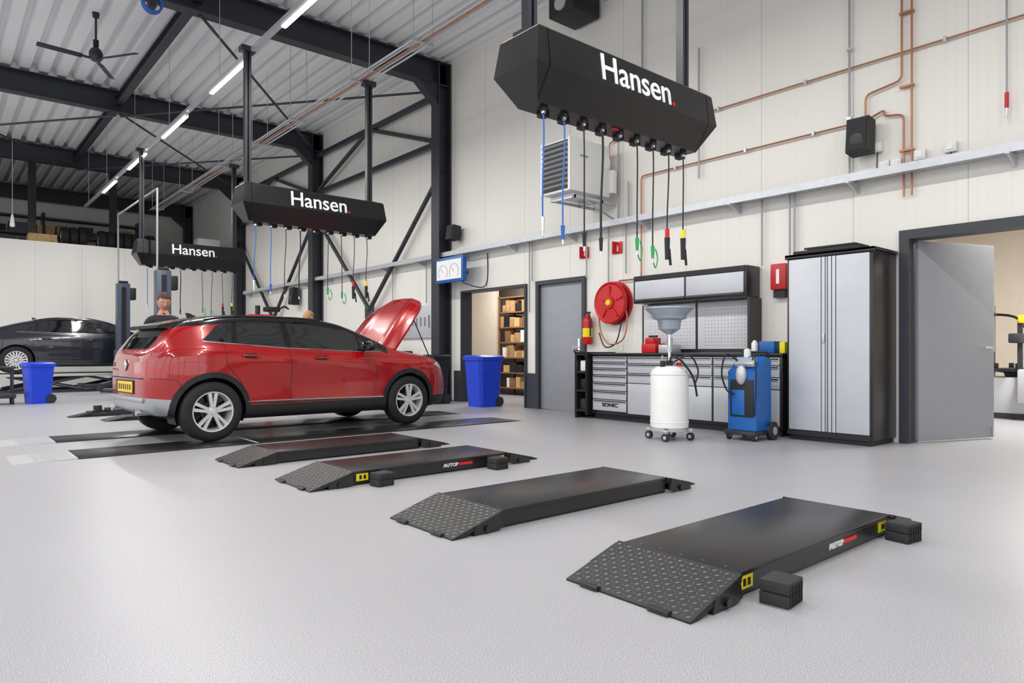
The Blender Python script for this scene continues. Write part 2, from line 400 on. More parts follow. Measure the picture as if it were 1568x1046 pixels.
# ---------------------------------------------------------------- overhead supply boxes
def supply_box(Y):
    x0,x1=3.38,5.62; y0,y1=Y,Y+.44; zt=3.42; zm=3.13; zb=2.89
    b=MB()
    rings=[]
    for z,ix,iy in ((zt,.03,.02),(zt-.02,.01,.0),(zm,-.03,-.03),(zb+.02,.09,.10),(zb,.10,.11)):
        a0,a1,c0,c1=x0+ix,x1-ix,y0+iy,y1-iy
        rings.append([(a0,c0,z),(a1,c0,z),(a1,c1,z),(a0,c1,z)])
    b.loftrings(rings,'housing')
    for xx in (x0+.10,x1-.10):
        b.prism([(xx,y0-.004,zt-.02),(xx,y0-.034,zm),(xx,y0+.096,zb+.02),(xx,y0+.13,zb+.02),(xx,y0+.1,zt-.02)],(.008,0,0),'black_gloss')
    for xx,zz in ((3.5,0),(5.46,0)):
        b.bx(xx-.045,xx-.012,Y+.18,Y+.26,zt-.01,TZ+.03,'steel_dark'); b.bx(xx+.012,xx+.045,Y+.18,Y+.26,zt-.01,TZ+.03,'steel_dark'); b.bx(xx-.013,xx+.013,Y+.2,Y+.24,zt-.01,TZ+.03,'black_gloss')
        b.bx(xx-.09,xx+.09,Y+.13,Y+.31,zt-.012,zt+.03,'steel_dark'); b.bx(xx-.1,xx+.1,Y+.15,Y+.29,TZ-.04,TZ+.04,'steel_dark')
    n=9
    for k in range(n):
        xx=x0+.22+k*(x1-x0-.44)/(n-1); yy=Y+.17
        b.cyl((xx,yy,zb+.01),(xx,yy,zb-.03),.03,'black_plastic'); b.cyl((xx,yy,zb-.03),(xx,yy,zb-.05),.018,'chrome')
        b.box((xx+.09,yy+.1,zb-.015),(.07,.07,.04),'black_plastic')
    b.box((x0+1.02,Y+.14,zb-.008),(.08,.02,.012),'red_plain')
    o=b.done('overhead_supply_box',smooth=True,angle=12)
    ta=math.atan2(.03,zt-.02-zm)
    t=text('Hansen',.89,.215,((x0+x1)/2,y0-.030,3.168),(pi/2-ta,0,0),'white_text','logo',o,.008)
    t2=text('.',.032,.19,((x0+x1)/2+.485,y0-.030,3.168),(pi/2-ta,0,0),'red_text','logo_dot',o,.0)
    b=MB()
    H=[(0,.15,'blue_hose','chrome',2.02),(1,.0,'blue_hose','blue_hose',1.98),(2,.0,'hose_black','black_plastic',1.95),(3,.0,'hose_black','rubber',1.93),
       (5,.0,'hose_black','green',1.98),(6,-.02,'hose_black','green',1.93),(7,-.03,'hose_black','red_plain',1.95),(8,-.03,'hose_black','yellow',1.97)]
    for k,dx,hm,pmk,ze in H:
        xx=x0+.22+k*(x1-x0-.44)/(n-1); yy=Y+.17
        xe=xx+random.uniform(-.02,.02)
        b.sweep(ccat([(xx,yy,zb-.04),(xx+.006,yy,zb-.25),(xe,yy,ze+.3),(xe,yy,ze)],4),.0065 if k!=3 else .010,hm,8)
        if k in(7,8): b.cyl((xe,yy,ze+.18),(xe,yy,ze+.10),.020,pmk); b.cyl((xe,yy,ze+.1),(xe,yy,ze-.1),.026,'black_plastic',.02); b.cyl((xe+.03,yy,ze),(xe+.05,yy,ze-.15),.012,'black_plastic')
        else: b.cyl((xe,yy,ze+.02),(xe,yy,ze-.09),.018,pmk,.012); b.cyl((xe,yy,ze-.09),(xe,yy,ze-.13),.009,'chrome')
        if k in (5,6): b.sweep(ccat([(xe,yy,ze-.1),(xe+.04,yy,ze-.17),(xe+.07,yy,ze-.08),(xe+.04,yy,ze)],5),.006,'green',6)
    h=b.done('hoses',parent=o)
for Y in (3.68,9.8,16.3): supply_box(Y)

# ---------------------------------------------------------------- ceiling fan
b=MB()
d=12.0; r_=(147-784)/1045*d; fx=.6488*d+.761*r_; fy=.761*d-.6488*r_; fx,fy=round(fx,2),round(fy,2)
b.cyl((fx,fy,6.25),(fx,fy,6.98),.018,'steel_dark'); b.lathe([(0,.0),(.05,0),(.06,.08),(.02,.1)],(fx,fy,6.88),(0,0,1),'steel_dark')
b.lathe([(0,-.09),(.07,-.08),(.105,-.03),(.11,.05),(.08,.12),(.03,.16),(0,.16)],(fx,fy,6.20),(0,0,1),'steel_dark')
b.lathe([(0,0),(.045,.01),(.045,.12),(0,.12)],(fx,fy,6.36),(0,0,1),'black_plastic')
for k in range(3):
    a=math.radians(-56+120*k); R=Matrix.Rotation(a,3,'Z')@Matrix.Rotation(.3,3,'X')
    c=Vector((math.cos(a),math.sin(a),0))
    b.box(Vector((fx,fy,6.15))+c*.16,(.2,.05,.016),'steel_dark',rot=R); b.box(Vector((fx,fy,6.15))+c*.54,(.66,.11,.016),'steel_dark',rot=R,bev=.005)
b.done('ceiling_fan')

# ---------------------------------------------------------------- lift platforms
def tread(b,org,ux,uy,nx,ny,px,py,nrm):
    i=b.mi('plate_steel')
    for a in range(nx):
        for c in range(ny):
            p=org+ux*((a+.5)*px)+uy*((c+.5)*py)
            s=1 if (a+c)%2 else -1
            dA=(ux+uy*s).normalized(); dB=(ux-uy*s).normalized()
            A,B=dA*px*.50,dB*py*.14
            vs=[b.bm.verts.new(q) for q in (p-A,p-B,p+A,p+B)]; t1=b.bm.verts.new(p-A*.35+nrm*.0035); t2=b.bm.verts.new(p+A*.35+nrm*.0035)
            for q in ((vs[0],vs[1],t1),(vs[1],t2,t1),(vs[1],vs[2],t2),(vs[2],vs[3],t2),(vs[3],t1,t2),(vs[3],vs[0],t1)):
                f=b.bm.faces.new(q); f.material_index=i
def platform(x0,x1,y0,y1,labels):
    b=MB(); H=.11
    b.bx(x0,x1,y0,y1,H-.02,H,'black_satin',.004)
    b.bx(x0+.01,x1-.01,y0+.012,y0+.02,.012,H-.02,'black_satin'); b.bx(x0+.01,x1-.01,y1-.02,y1-.012,.012,H-.02,'black_satin')
    b.bx(x0+.02,x1-.02,y0+.06,y1-.06,.0,.085,'black_plastic')
    b.bx(x0-.0,x0+.04,y0+.02,y1-.02,.0,H-.02,'black_plastic'); b.bx(x1-.04,x1,y0+.02,y1-.02,0,H-.02,'black_plastic')
    for sgn,xa,ln in ((-1,x0,.35),(1,x1,.42)):
        e=.02
        yA,yB=y0-e,y1+e
        P=[(xa,H+.002),(xa+sgn*ln,.008),(xa+sgn*ln,.0),(xa+sgn*(ln-.05),.0),(xa,H-.03)]
        b.prism([(x,yA,z) for x,z in P],(0,yB-yA,0),'black_plastic') if sgn<0 else b.prism([(x,y0+.06,z) for x,z in [(xa,H-.01),(xa+.34,.03),(xa+ln,.006),(xa+ln,0),(xa+.3,0),(xa,H-.05)]],(0,y1-y0-.12,0),'black_plastic')
        for yy in (yA-.004,yB-.012):
            b.prism([(xa-sgn*.0,yy,.02),(xa+sgn*.02,yy,H-.005),(xa+sgn*ln*.55,yy,.055),(xa+sgn*ln*.6,yy,.0),(xa+sgn*.06,yy,0)],(0,.016,0),'black_satin')
        b.cyl((xa,y0-.015,H-.012),(xa,y1+.015,H-.012),.012,'black_gloss'); 
        b.cyl((xa+sgn*.12,yA-.02,.03),(xa+sgn*.12,yB+.02,.03),.018,'black_gloss')
        if sgn<0:
            up=Vector((ln,0,H-.006)); u=up.normalized(); n=Vector((-u.z,0,u.x)); 
            org=Vector((xa-ln+.01,yA+.01,.0105)); nx=12; ny=22
            tread(b,org,u,Vector((0,1,0)),nx,ny,(up.length-.02)/nx,(yB-yA-.02)/ny,n)
            for yy in (yA+.14,yB-.14): b.box((xa-ln+.0,yy,.012),(.03,.10,.02),'black_satin',bev=.004)
    if labels:
        b.bx(x0+.03,x0+.13,y0+.008,y0+.012,.03,.085,'yellow'); b.bx(x0+.055,x0+.075,y0+.006,y0+.009,.042,.072,'black_plastic'); b.bx(x0+.09,x0+.11,y0+.006,y0+.009,.042,.072,'black_plastic')
        b.bx(x1-.13,x1-.03,y0+.008,y0+.012,.03,.085,'yellow'); b.bx(x1-.1,x1-.06,y0+.006,y0+.009,.045,.07,'black_plastic')
        b.bx(x0+.98,x0+1.12,y0+.007,y0+.0115,.05,.07,'red_text')
    for k in range(5): b.cyl((x0+.04,y0+.08+k*.11,H-.001),(x0+.04,y0+.08+k*.11,H+.002),.006,'plate_steel',seg=8)
    o=b.done('scissor_lift_platform')
    if labels: text('AUTOP',.15,.028,(x0+.895,y0+.008,.047),(pi/2,0,0),'white_text','label',o,.01)
platform(2.47,4.0,1.5,2.1,True); platform(2.45,3.98,2.97,3.57,False); platform(2.40,3.9,4.64,5.24,True); platform(2.36,3.86,6.0,6.58,False)
def block(x,y,rz):
    b=MB(); R=Matrix.Rotation(rz,3,'Z')
    b.box((x,y,.025),(.14,.12,.048),'rubber',rot=R,bev=.004); b.box((x+.003,y,.075),(.14,.12,.046),'rubber',rot=R,bev=.004)
    for k in range(6):
        o=R@Vector((-.055+k*.022,-.062,0)); b.box((x+o.x,y+o.y,.045),(.004,.004,.08),'black_plastic',rot=R)
    b.done('rubber_block')
block(2.59,1.38,.1); block(3.93,1.41,-.15); block(2.58,4.53,.1); block(3.70,4.53,.05)

# drive-on strips in the floor under car
for y0,y1 in ((7.45,8.12),(8.95,9.6)):
    b=MB(); b.bx(1.05,6.3,y0,y1,0,.012,'black_satin',.003); b.prism([(.55,y0,0),(1.05,y0,.0),(1.05,y0,.012)],(0,y1-y0,0),'strip_light'); b.prism([(6.3,y0,0),(6.55,y0,0),(6.3,y0,.012)],(0,y1-y0,0),'black_satin')
    for k in range(16): b.box((.72+.02*k,(y0+y1)/2,.006+.0005*k),(.006,y1-y0-.06,.006),'galv')
    b.bx(2.7,2.73,y0,y1,.012,.014,'strip_light'); b.done('drive_on_track')

# ---------------------------------------------------------------- cars
def mono(pts):
    xs=[p[0] for p in pts]; ys=[p[1] for p in pts]; n=len(xs)
    dl=[(ys[i+1]-ys[i])/(xs[i+1]-xs[i]) for i in range(n-1)]
    m=[dl[0]]+[0 if dl[i-1]*dl[i]<=0 else 2*dl[i-1]*dl[i]/(dl[i-1]+dl[i]) for i in range(1,n-1)]+[dl[-1]]
    def f(x):
        if x<=xs[0]: return ys[0]
        if x>=xs[-1]: return ys[-1]
        i=0
        while x>xs[i+1]: i+=1
        h=xs[i+1]-xs[i]; t=(x-xs[i])/h
        return (2*t**3-3*t*t+1)*ys[i]+(t**3-2*t*t+t)*h*m[i]+(-2*t**3+3*t*t)*ys[i+1]+(t**3-t*t)*h*m[i+1]
    return f
def inpoly(p,poly):
    x,y=p; c=False; n=len(poly)
    for i in range(n):
        x1,y1=poly[i];x2,y2=poly[(i+1)%n]
        if (y1>y)!=(y2>y) and x<(x2-x1)*(y-y1)/(y2-y1)+x1: c=not c
    return c
def wheel(b,c,side,R=.335,w=.215,rim='rim',nsp=5):
    ax=(0,side,0); c=Vector(c); rr=R*.68
    b.lathe([(rr-.01,-w/2+.01),(R-.06,-w/2),(R-.02,-w/2+.012),(R,-w/2+.035),(R,w/2-.035),(R-.02,w/2-.012),(R-.06,w/2),(rr,w/2-.006),(rr-.012,w/2-.02)],c,ax,'tyre',48)
    for k in range(4): b.lathe([(R+.0006,-.07+.045*k),(R+.0006,-.066+.045*k)],c,ax,'black_plastic',48)
    b.lathe([(rr+.002,w/2-.008),(rr-.016,w/2-.010),(rr-.026,w/2-.05),(rr-.045,-w/2+.03)],c,ax,rim,48)
    b.lathe([(0,w/2-.11),(rr-.02,w/2-.11)],c,ax,'black_gloss',32); b.lathe([(0,w/2-.085),(.11,w/2-.085),(.115,w/2-.10)],c,ax,'steel_dark',32)
    b.lathe([(0,w/2-.012),(.028,w/2-.014),(.03,w/2-.022),(.058,w/2-.03),(.063,w/2-.06)],c,ax,rim,24)
    for k in range(nsp):
        for dl in (-.17,.17):
            a=2*pi*k/nsp+.31+dl; a0=2*pi*k/nsp+.31+dl*1.4
            d1=Vector((math.cos(a),0,math.sin(a)))*(rr-.012); d0=Vector((math.cos(a0),0,math.sin(a0)))*.045
            t=(d1-d0); L=t.length; t.normalize(); s=Vector((0,side,0)); u=t.cross(s).normalized()
            wd=.014
            P=[d0+u*wd,d1+u*wd*1.35,d1-u*wd*1.35,d0-u*wd]
            base=s*(w/2-.045)
            b.prism([c+p+base for p in P],s*.03,rim)
def build_car(name,P,paint,loc,rz):
    L=P['L']; ftop,fb,fW,fz=mono(P['top']),mono(P['belt']),mono(P['W']),mono(P['zb'])
    N=96; xs=[]
    for k in range(N+1):
        u=k/N; xs.append(L*(.55*(.5-.5*math.cos(pi*u))+.45*u))
    rings=[]; tum=P.get('tum',.42); sc_=P.get('sculpt',0)
    w0,w1=P['wx']
    for x in xs:
        zt,w,zb=ftop(x),fW(x),fz(x); zl=min(fb(x),zt-.045)
        wb=w*.945; ze=max(zl+.02,zt-.085); wr=wb-(ze-zl)*tum
        mid=zb+(zl-zb)*.55
        t=(x-w0)/(w1-w0); cc=math.sin(pi*min(1,max(0,t)))**.7 if 0<t<1 else 0
        pts=[(0,zb),(w*.6,zb),(w*.88,zb+.015),(w*.965,zb+.09),(w*(.985-sc_*.6*cc),zb+(mid-zb)*.6),(w*(1.0-sc_*cc),mid),(w*(.995-sc_*.1*cc),zl-.14 if zl-.14>mid+.02 else mid+.02),(w*.975,zl-.05),(wb,zl-.005),(wb-(ze-zl)*tum*.33,zl+(ze-zl)*.36),(wb-(ze-zl)*tum*.7,zl+(ze-zl)*.72),(wr,ze),(wr-.05,zt-.038),(wr*.72,zt-.014),(wr*.36,zt-.003),(0,zt)]
        pts=[Vector((0,a,c)) for a,c in pts]
        half=ccat(pts,4)
        full=[Vector((x,-v.y,v.z)) for v in half]+[Vector((x,v.y,v.z)) for v in half[-2:0:-1]]
        rings.append(full)
    b=MB()
    for k in (paint,'glass_dark','black_gloss','black_plastic','lamp_red','lamp_clear','engine','skid'): b.mi(k)
    bm=b.bm
    R=[[bm.verts.new(v) for v in r] for r in rings]; n=len(R[0])
    for k in range(N):
        for j in range(n): bm.faces.new((R[k][j],R[k+1][j],R[k+1][(j+1)%n],R[k][(j+1)%n]))
    for r in (R[0],R[-1]):
        hN=n//2
        for j in range(hN):
            q=[r[j],r[j+1],r[(n-j-1)%n],r[(n-j)%n]]; u=[]
            for v in q:
                if v not in u: u.append(v)
            if len(u)>=3:
                try: bm.faces.new(u)
                except Exception: pass
    bmesh.ops.recalc_face_normals(bm,faces=bm.faces[:])
    bm.normal_update()
    AX={'s':(0,2,Vector((0,1,0))),'r':(1,2,Vector((1,0,0))),'t':(0,1,Vector((0,0,1)))}
    def cutline(view,p,q,flt):
        a,c,nv=AX[view]; P0=Vector((0,0,0)); P0[a]=p[0]; P0[c]=p[1]; D=Vector((0,0,0)); D[a]=q[0]-p[0]; D[c]=q[1]-p[1]
        no=D.cross(nv)
        if no.length<1e-6: return
        no.normalize()
        fs=[f for f in bm.faces if flt(f.calc_center_median())]
        if not fs: return
        g=set(fs)
        for f in fs: g.update(f.edges); g.update(f.verts)
        bmesh.ops.bisect_plane(bm,geom=list(g),dist=1e-4,plane_co=P0,plane_no=no)
    def paintpoly(view,poly,mat,flt,cut=True):
        a,c,_=AX[view]; lo=(min(p[0] for p in poly)-.06,min(p[1] for p in poly)-.06); hi=(max(p[0] for p in poly)+.06,max(p[1] for p in poly)+.06)
        f2=lambda m: flt(m) and lo[0]<m[a]<hi[0] and lo[1]<m[c]<hi[1]
        if cut:
            for i in range(len(poly)): cutline(view,poly[i],poly[(i+1)%len(poly)],f2)
        i=b.mi(mat)
        for f in bm.faces:
            m=f.calc_center_median()
            if f2(m) and inpoly((m[a],m[c]),poly): f.material_index=i
    side=lambda m: abs(m.y)>.3
    cl=P['clad']
    paintpoly('s',[(-.1,.0),(L+.1,.0),(L+.1,cl),(-.1,cl)],P['cladmat'],lambda m:True)
    if P.get('roof'):
        ro=P['roof']
        for (p,q) in zip(ro[:-1],ro[1:]): cutline('s',p,q,lambda m,p=p,q=q: p[0]-.02<m.x<q[0]+.02 and m.z>1.02)
        fr=lambda x: next((p[1]+(q[1]-p[1])*(x-p[0])/(q[0]-p[0]) for p,q in zip(ro[:-1],ro[1:]) if p[0]<=x<=q[0]),9)
        for f in bm.faces:
            m=f.calc_center_median()
            if ro[0][0]<m.x<ro[-1][0] and m.z>fr(m.x): f.material_index=2
    gl=P['glass']; paintpoly('s',gl,'glass_dark',side)
    for st in P['pillars']: 
        lo=min(p[0] for p in st); hi=max(p[0] for p in st)
        for i in range(4): cutline('s',st[i],st[(i+1)%4],lambda m: side(m) and lo-.05<m.x<hi+.05 and m.z>.95)
        for f in bm.faces:
            m=f.calc_center_median()
            if side(m) and f.material_index==1 and inpoly((m.x,m.z),st): f.material_index=2
    wx0,wx1=P['ws']
    for f in bm.faces:
        m=f.calc_center_median()
        zt=ftop(m.x); wl=fW(m.x)*.945-(zt-.085-fb(m.x))*tum
        if wx0<m.x<wx1 and m.z>zt-.06 and abs(m.y)<wl-.03: f.material_index=1
    paintpoly('r',P['rg'],'glass_dark',lambda m: m.x<P['rgx'] and m.z>ftop(m.x)-.10)
    for poly,mat,flt in P['patches']: paintpoly('s',poly,mat,flt)
    for wx in P['wx']:
        Ra=P['R']+.045
        for rad,delete in ((Ra+.062,False),(Ra,True)):
            pl=[(wx+rad*math.cos(2*pi*k/28),P['R']+rad*math.sin(2*pi*k/28)) for k in range(28)]
            for k in range(28):
                if max(pl[k][1],pl[(k+1)%28][1])<.1: continue
                cutline('s',pl[k],pl[(k+1)%28],lambda m: abs(m.y)>.45 and abs(m.x-wx)<rad+.1 and m.z<P['R']+rad+.08)
            if delete:
                ds=[f for f in bm.faces if abs(f.calc_center_median().y)>.5 and math.hypot(f.calc_center_median().x-wx,f.calc_center_median().z-P['R'])<rad*.998]
                bmesh.ops.delete(bm,geom=ds,context='FACES')
            elif P['archmat']:
                i=b.mi(P['archmat'])
                for f in bm.faces:
                    m=f.calc_center_median()
                    if abs(m.y)>.5 and math.hypot(m.x-wx,m.z-P['R'])<rad*.998: f.material_index=i
    if P.get('bay'):
        paintpoly('t',P['bay'],'engine',lambda m: m.z>.75)
    bvh=BVHTree.FromBMesh(bm)
    bm.normal_update()
    def hit(x,z,s):
        h=bvh.ray_cast(Vector((x,s*2,z)),Vector((0,-s,0)))
        return h[0] if h[0] else Vector((x,s*.85,z))
    def hitr(y,z,fr):
        h=bvh.ray_cast(Vector((-2 if fr<0 else L+2,y,z)),Vector((1 if fr<0 else -1,0,0)))
        return h[0] if h[0] else Vector((0 if fr<0 else L,y,z))
    for wx in P['wx']:
        for s in (-1,1):
            Ra=P['R']+.045
            i=b.mi('black_plastic'); seg=24; ro_=[];ri_=[]
            for k in range(seg+1):
                a=-.35+(pi+.7)*k/seg; x_=wx+Ra*math.cos(a); z_=P['R']+Ra*math.sin(a)
                ro_.append(bm.verts.new((x_,s*(fW(x_)*.93),z_))); ri_.append(bm.verts.new((x_,s*.5,z_)))
            for k in range(seg): bm.faces.new((ro_[k],ro_[k+1],ri_[k+1],ri_[k])).material_index=i
            bm.faces.new(ri_).material_index=i
            wheel(b,(wx,s*(fW(wx)-.115),P['R']),s,P['R'],rim=P['rim'],nsp=P['nsp'])
    for s in (-1,1):
        for line in P['lines']:
            pts=[]
            for (p,q) in zip(line[:-1],line[1:]):
                for k in range(8):
                    t=k/8; pts.append(hit(p[0]+(q[0]-p[0])*t,p[1]+(q[1]-p[1])*t,s))
            pts.append(hit(line[-1][0],line[-1][1],s)); b.sweep(pts,.0035,'black_plastic',6)
        for hx,hz in P['handles']:
            h=hit(hx,hz,s); b.box((hx,h.y+s*.018,hz),(.20,.022,.03),paint,bev=.008); b.box((hx,h.y+s*.002,hz),(.14,.012,.06),'black_plastic',bev=.004)
        if P.get('strip'):
            x0,x1,z0,z1=P['strip']; pts=[hit(x0+(x1-x0)*k/10,z0+(z1-z0)*k/10,s)+Vector((0,s*.004,0)) for k in range(11)]
            b.sweep(pts,[.004]+[.013]*9+[.012],'chrome',6)
        bl=P['beltline']; pts=[]
        for (p,q) in zip(bl[:-1],bl[1:]):
            for k in range(8):
                t=k/8; pts.append(hit(p[0]+(q[0]-p[0])*t,p[1]+(q[1]-p[1])*t,s))
        b.sweep(pts,.006,P['beltmat'],6)
        mx,mz=P['mirror']; h=hit(mx,mz-.03,s)
        b.box((mx+.02,h.y+s*.04,mz),(.06,.12,.03),'black_plastic',bev=.01)
        b.ell((mx+.02,h.y+s*.15,mz+.05),(.07,.10,.068),'black_gloss'); b.box((mx-.04,h.y+s*.15,mz+.05),(.012,.15,.09),'glass_dark',bev=.004)
        x0,x1=P['rail']; pts=[]
        for k in range(13):
            x=x0+(x1-x0)*k/12; zt=ftop(x); wr=fW(x)*.945-(zt-.085-fb(x))*tum
            pts.append(Vector((x,s*(wr-.045),zt-.034)))
        b.sweep(pts,.009,'black_gloss',8)
    x=P['rail'][0]+.05; b.prism([(x,-.012,ftop(x)-.01),(x+.14,-.012,ftop(x)-.0),(x+.02,-.012,ftop(x)+.055),(x-.02,-.012,ftop(x)+.055)],(0,.024,0),'black_gloss')
    P['extra'](b,hit,hitr,ftop,fW)
    o=b.done(name,recalc=False,angle=40)
    o.location=loc; o.rotation_euler=(0,0,rz); return o
def FX(x): return x*.863 if x<.73 else x-.10
def FZ(z): return z if z<.5 else .5+(z-.5)*.93 if z<1.05 else 1.0115+(z-1.05)*.81
def red_extra(b,hit,hitr,ftop,fW):
    zs=ftop(.40)
    b.prism([(.16,-.50,zs-.085),(.18,-.52,zs-.05),(.46,-.52,zs+.014),(.46,-.52,zs-.03),(.26,-.52,zs-.09)],(0,1.04,0),'black_gloss')
    b.box((-.012,0,.60),(.012,.53,.12),'yellow_plate',bev=.003); b.box((-.006,0,.60),(.012,.57,.15),'black_plastic')
    for k in range(6): b.box((-.019,-.2+.08*k,.60),(.003,.035,.06),'black_plastic')
    b.box((-.01,0,.84),(.02,.09,.11),'chrome',rot=Matrix.Rotation(pi/4,3,'X'),bev=.01)
    b.box((.0,0,.70),(.02,1.1,.012),'black_plastic'); b.box((-.0,0,.47),(.03,1.15,.05),'skid',bev=.012)
    for s in (-1,1): b.cyl((-.03,s*.45,.33),(.1,s*.45,.33),.03,'chrome')
    for c,s,m in [((3.5,.1,.93),(.45,.5,.12),'engine'),((3.45,-.42,.94),(.26,.2,.12),'black_plastic'),((3.75,-.35,.90),(.2,.25,.07),'galv'),((3.7,.3,.90),(.3,.3,.07),'black_plastic')]:
        b.box(c,s,m,bev=.02)
    a=math.radians(51); hx,hz=3.14,1.03; i=b.mi('red_paint'); top=[];bot=[]
    nu,nv=16,24
    for u in range(nu+1):
        rt=[];rb=[]
        for v in range(nv+1):
            t=u/nu; y=(-1+2*v/nv); hw=.68-.10*t**2; 
            if t>.7: hw-=1.6*(t-.7)**2
            xx=.93*t+.07*(1-y*y)*t; zz=.045*(1-y**4)*(.4+.6*math.sin(pi*min(1,t*.9)))-.10*max(0,t-.6)**2*3
            zz+=.022*math.exp(-((abs(y)-.55)/.10)**2)*(1-t*.4)
            p=Vector((xx*math.cos(a)-zz*math.sin(a)+hx,y*hw,xx*math.sin(a)+zz*math.cos(a)+hz)); n=Vector((-math.sin(a),0,math.cos(a)))
            rt.append(b.bm.verts.new(p)); rb.append(b.bm.verts.new(p-n*.03))
        top.append(rt); bot.append(rb)
    for u in range(nu):
        for v in range(nv):
            b.bm.faces.new((top[u][v],top[u+1][v],top[u+1][v+1],top[u][v+1])).material_index=i
            b.bm.faces.new((bot[u][v],bot[u][v+1],bot[u+1][v+1],bot[u+1][v])).material_index=i
    for u in range(nu):
        b.bm.faces.new((top[u][0],bot[u][0],bot[u+1][0],top[u+1][0])).material_index=i; b.bm.faces.new((top[u][nv],top[u+1][nv],bot[u+1][nv],bot[u][nv])).material_index=i
    for v in range(nv):
        b.bm.faces.new((top[0][v],top[0][v+1],bot[0][v+1],bot[0][v])).material_index=i; b.bm.faces.new((top[nu][v],bot[nu][v],bot[nu][v+1],top[nu][v+1])).material_index=i
    b.cyl((3.85,-.55,.90),(3.56,-.55,1.45),.008,'black_plastic',seg=8)
red=dict(L=4.23,R=.33,wx=(.73,3.37),tum=.46,sculpt=.035,
 top=[(0,.96),(.04,1.03),(.14,1.15),(.27,1.31),(.42,1.43),(.62,1.495),(.95,1.555),(1.4,1.58),(1.9,1.575),(2.35,1.51),(2.80,1.31),(3.2,1.10),(3.4,1.055),(3.8,.99),(4.02,.91),(4.15,.81),(4.23,.68)],
 belt=[(0,.88),(.3,1.07),(.8,1.10),(1.6,1.05),(2.6,1.0),(3.2,.97),(3.8,.92),(4.23,.62)],
 W=[(0,.56),(.04,.66),(.12,.76),(.35,.86),(.73,.905),(1.4,.885),(2.4,.885),(3.2,.90),(3.5,.895),(3.8,.85),(4.0,.77),(4.14,.66),(4.21,.54),(4.23,.46)],
 zb=[(0,.36),(.2,.28),(.6,.22),(3.6,.20),(4.1,.24),(4.23,.34)],
 clad=.38,cladmat='black_plastic',archmat='black_plastic',
 roof=[(.24,1.33),(.45,1.37),(.80,1.395),(.98,1.435),(1.5,1.472),(2.1,1.442),(2.48,1.347),(2.98,1.015),(3.06,.99)],
 glass=[(.62,1.17),(1.6,1.085),(2.6,1.035),(2.98,1.03),(2.48,1.36),(2.1,1.455),(1.5,1.485),(.98,1.448),(.8,1.38)],
 pillars=[[(1.60,1.0),(1.69,1.0),(1.66,1.5),(1.58,1.5)],[(.93,1.0),(1.0,1.0),(1.06,1.5),(1.0,1.5)],[(2.62,1.0),(2.66,1.0),(2.62,1.5),(2.58,1.5)]],
 ws=(2.5,3.2),rg=[(-.52,1.06),(.52,1.06),(.44,1.40),(-.44,1.40)],rgx=.37,
 patches=[([(-.02,.89),(.10,.84),(.42,.94),(.40,1.0),(.14,1.02),(.0,1.0)],'lamp_red',lambda m:abs(m.y)>.26),([(-.05,.30),(.45,.30),(.30,.47),(-.05,.50)],'skid',lambda m:m.x<.32),
  ([(3.82,.84),(4.2,.70),(4.2,.80),(4.0,.90)],'lamp_clear',lambda m:abs(m.y)>.4)],
 bay=[(3.28,-.66),(4.0,-.60),(4.0,.60),(3.28,.66)],
 lines=[[(1.64,.40),(1.66,.8),(1.63,1.09)],[(2.80,.40),(2.86,.7),(2.78,1.03)],[(1.13,.47),(1.02,.70),(.88,.86),(.86,1.14)],[(2.79,.39),(1.64,.39),(1.16,.40)],[(0.05,.72),(.3,.70),(.37,.62)]],
 handles=[(1.15,.98),(2.05,.95)],strip=(1.12,2.95,.43,.40),beltline=[(.62,1.165),(1.6,1.08),(2.6,1.03),(2.98,1.025)],beltmat='chrome',
 mirror=(2.66,1.06),rail=(.60,2.15),railup=False,rim='rim',nsp=5,extra=red_extra)
m2=lambda pts:[(FX(a),FZ(c)) for a,c in pts]
for k in ('top','belt','roof','glass','handles','beltline'): red[k]=m2(red[k])
red['W']=[(FX(a),c*.965) for a,c in red['W']]; red['zb']=[(FX(a),c) for a,c in red['zb']]
red['pillars']=[m2(p) for p in red['pillars']]; red['lines']=[m2(p) for p in red['lines']]
red['patches']=[(m2(p),mm,ff) for p,mm,ff in red['patches']]; red['bay']=[(FX(a),c) for a,c in red['bay']]
red['rg']=[(a,FZ(c)) for a,c in red['rg']]; red['ws']=(2.35,3.1); red['mirror']=(2.56,FZ(1.06)); red['rail']=(.60,2.05); red['strip']=(1.02,2.85,.42,.395)
red['wx']=(.63,3.27); red['L']=4.13
rz=math.radians(4.2)
lx,ly=.63,-.755
cx=2.36-(lx*math.cos(rz)-ly*math.sin(rz)); cy=7.93-(lx*math.sin(rz)+ly*math.cos(rz))
build_car('crossover_car',red,'red_paint',(cx,cy,.013),rz)
def dark_extra(b,hit,hitr,ftop,fW):
    b.box((0,0,.72),(.02,.52,.11),'yellow_plate'); b.box((.05,0,1.0),(.1,1.2,.02),'car_dark',bev=.008)
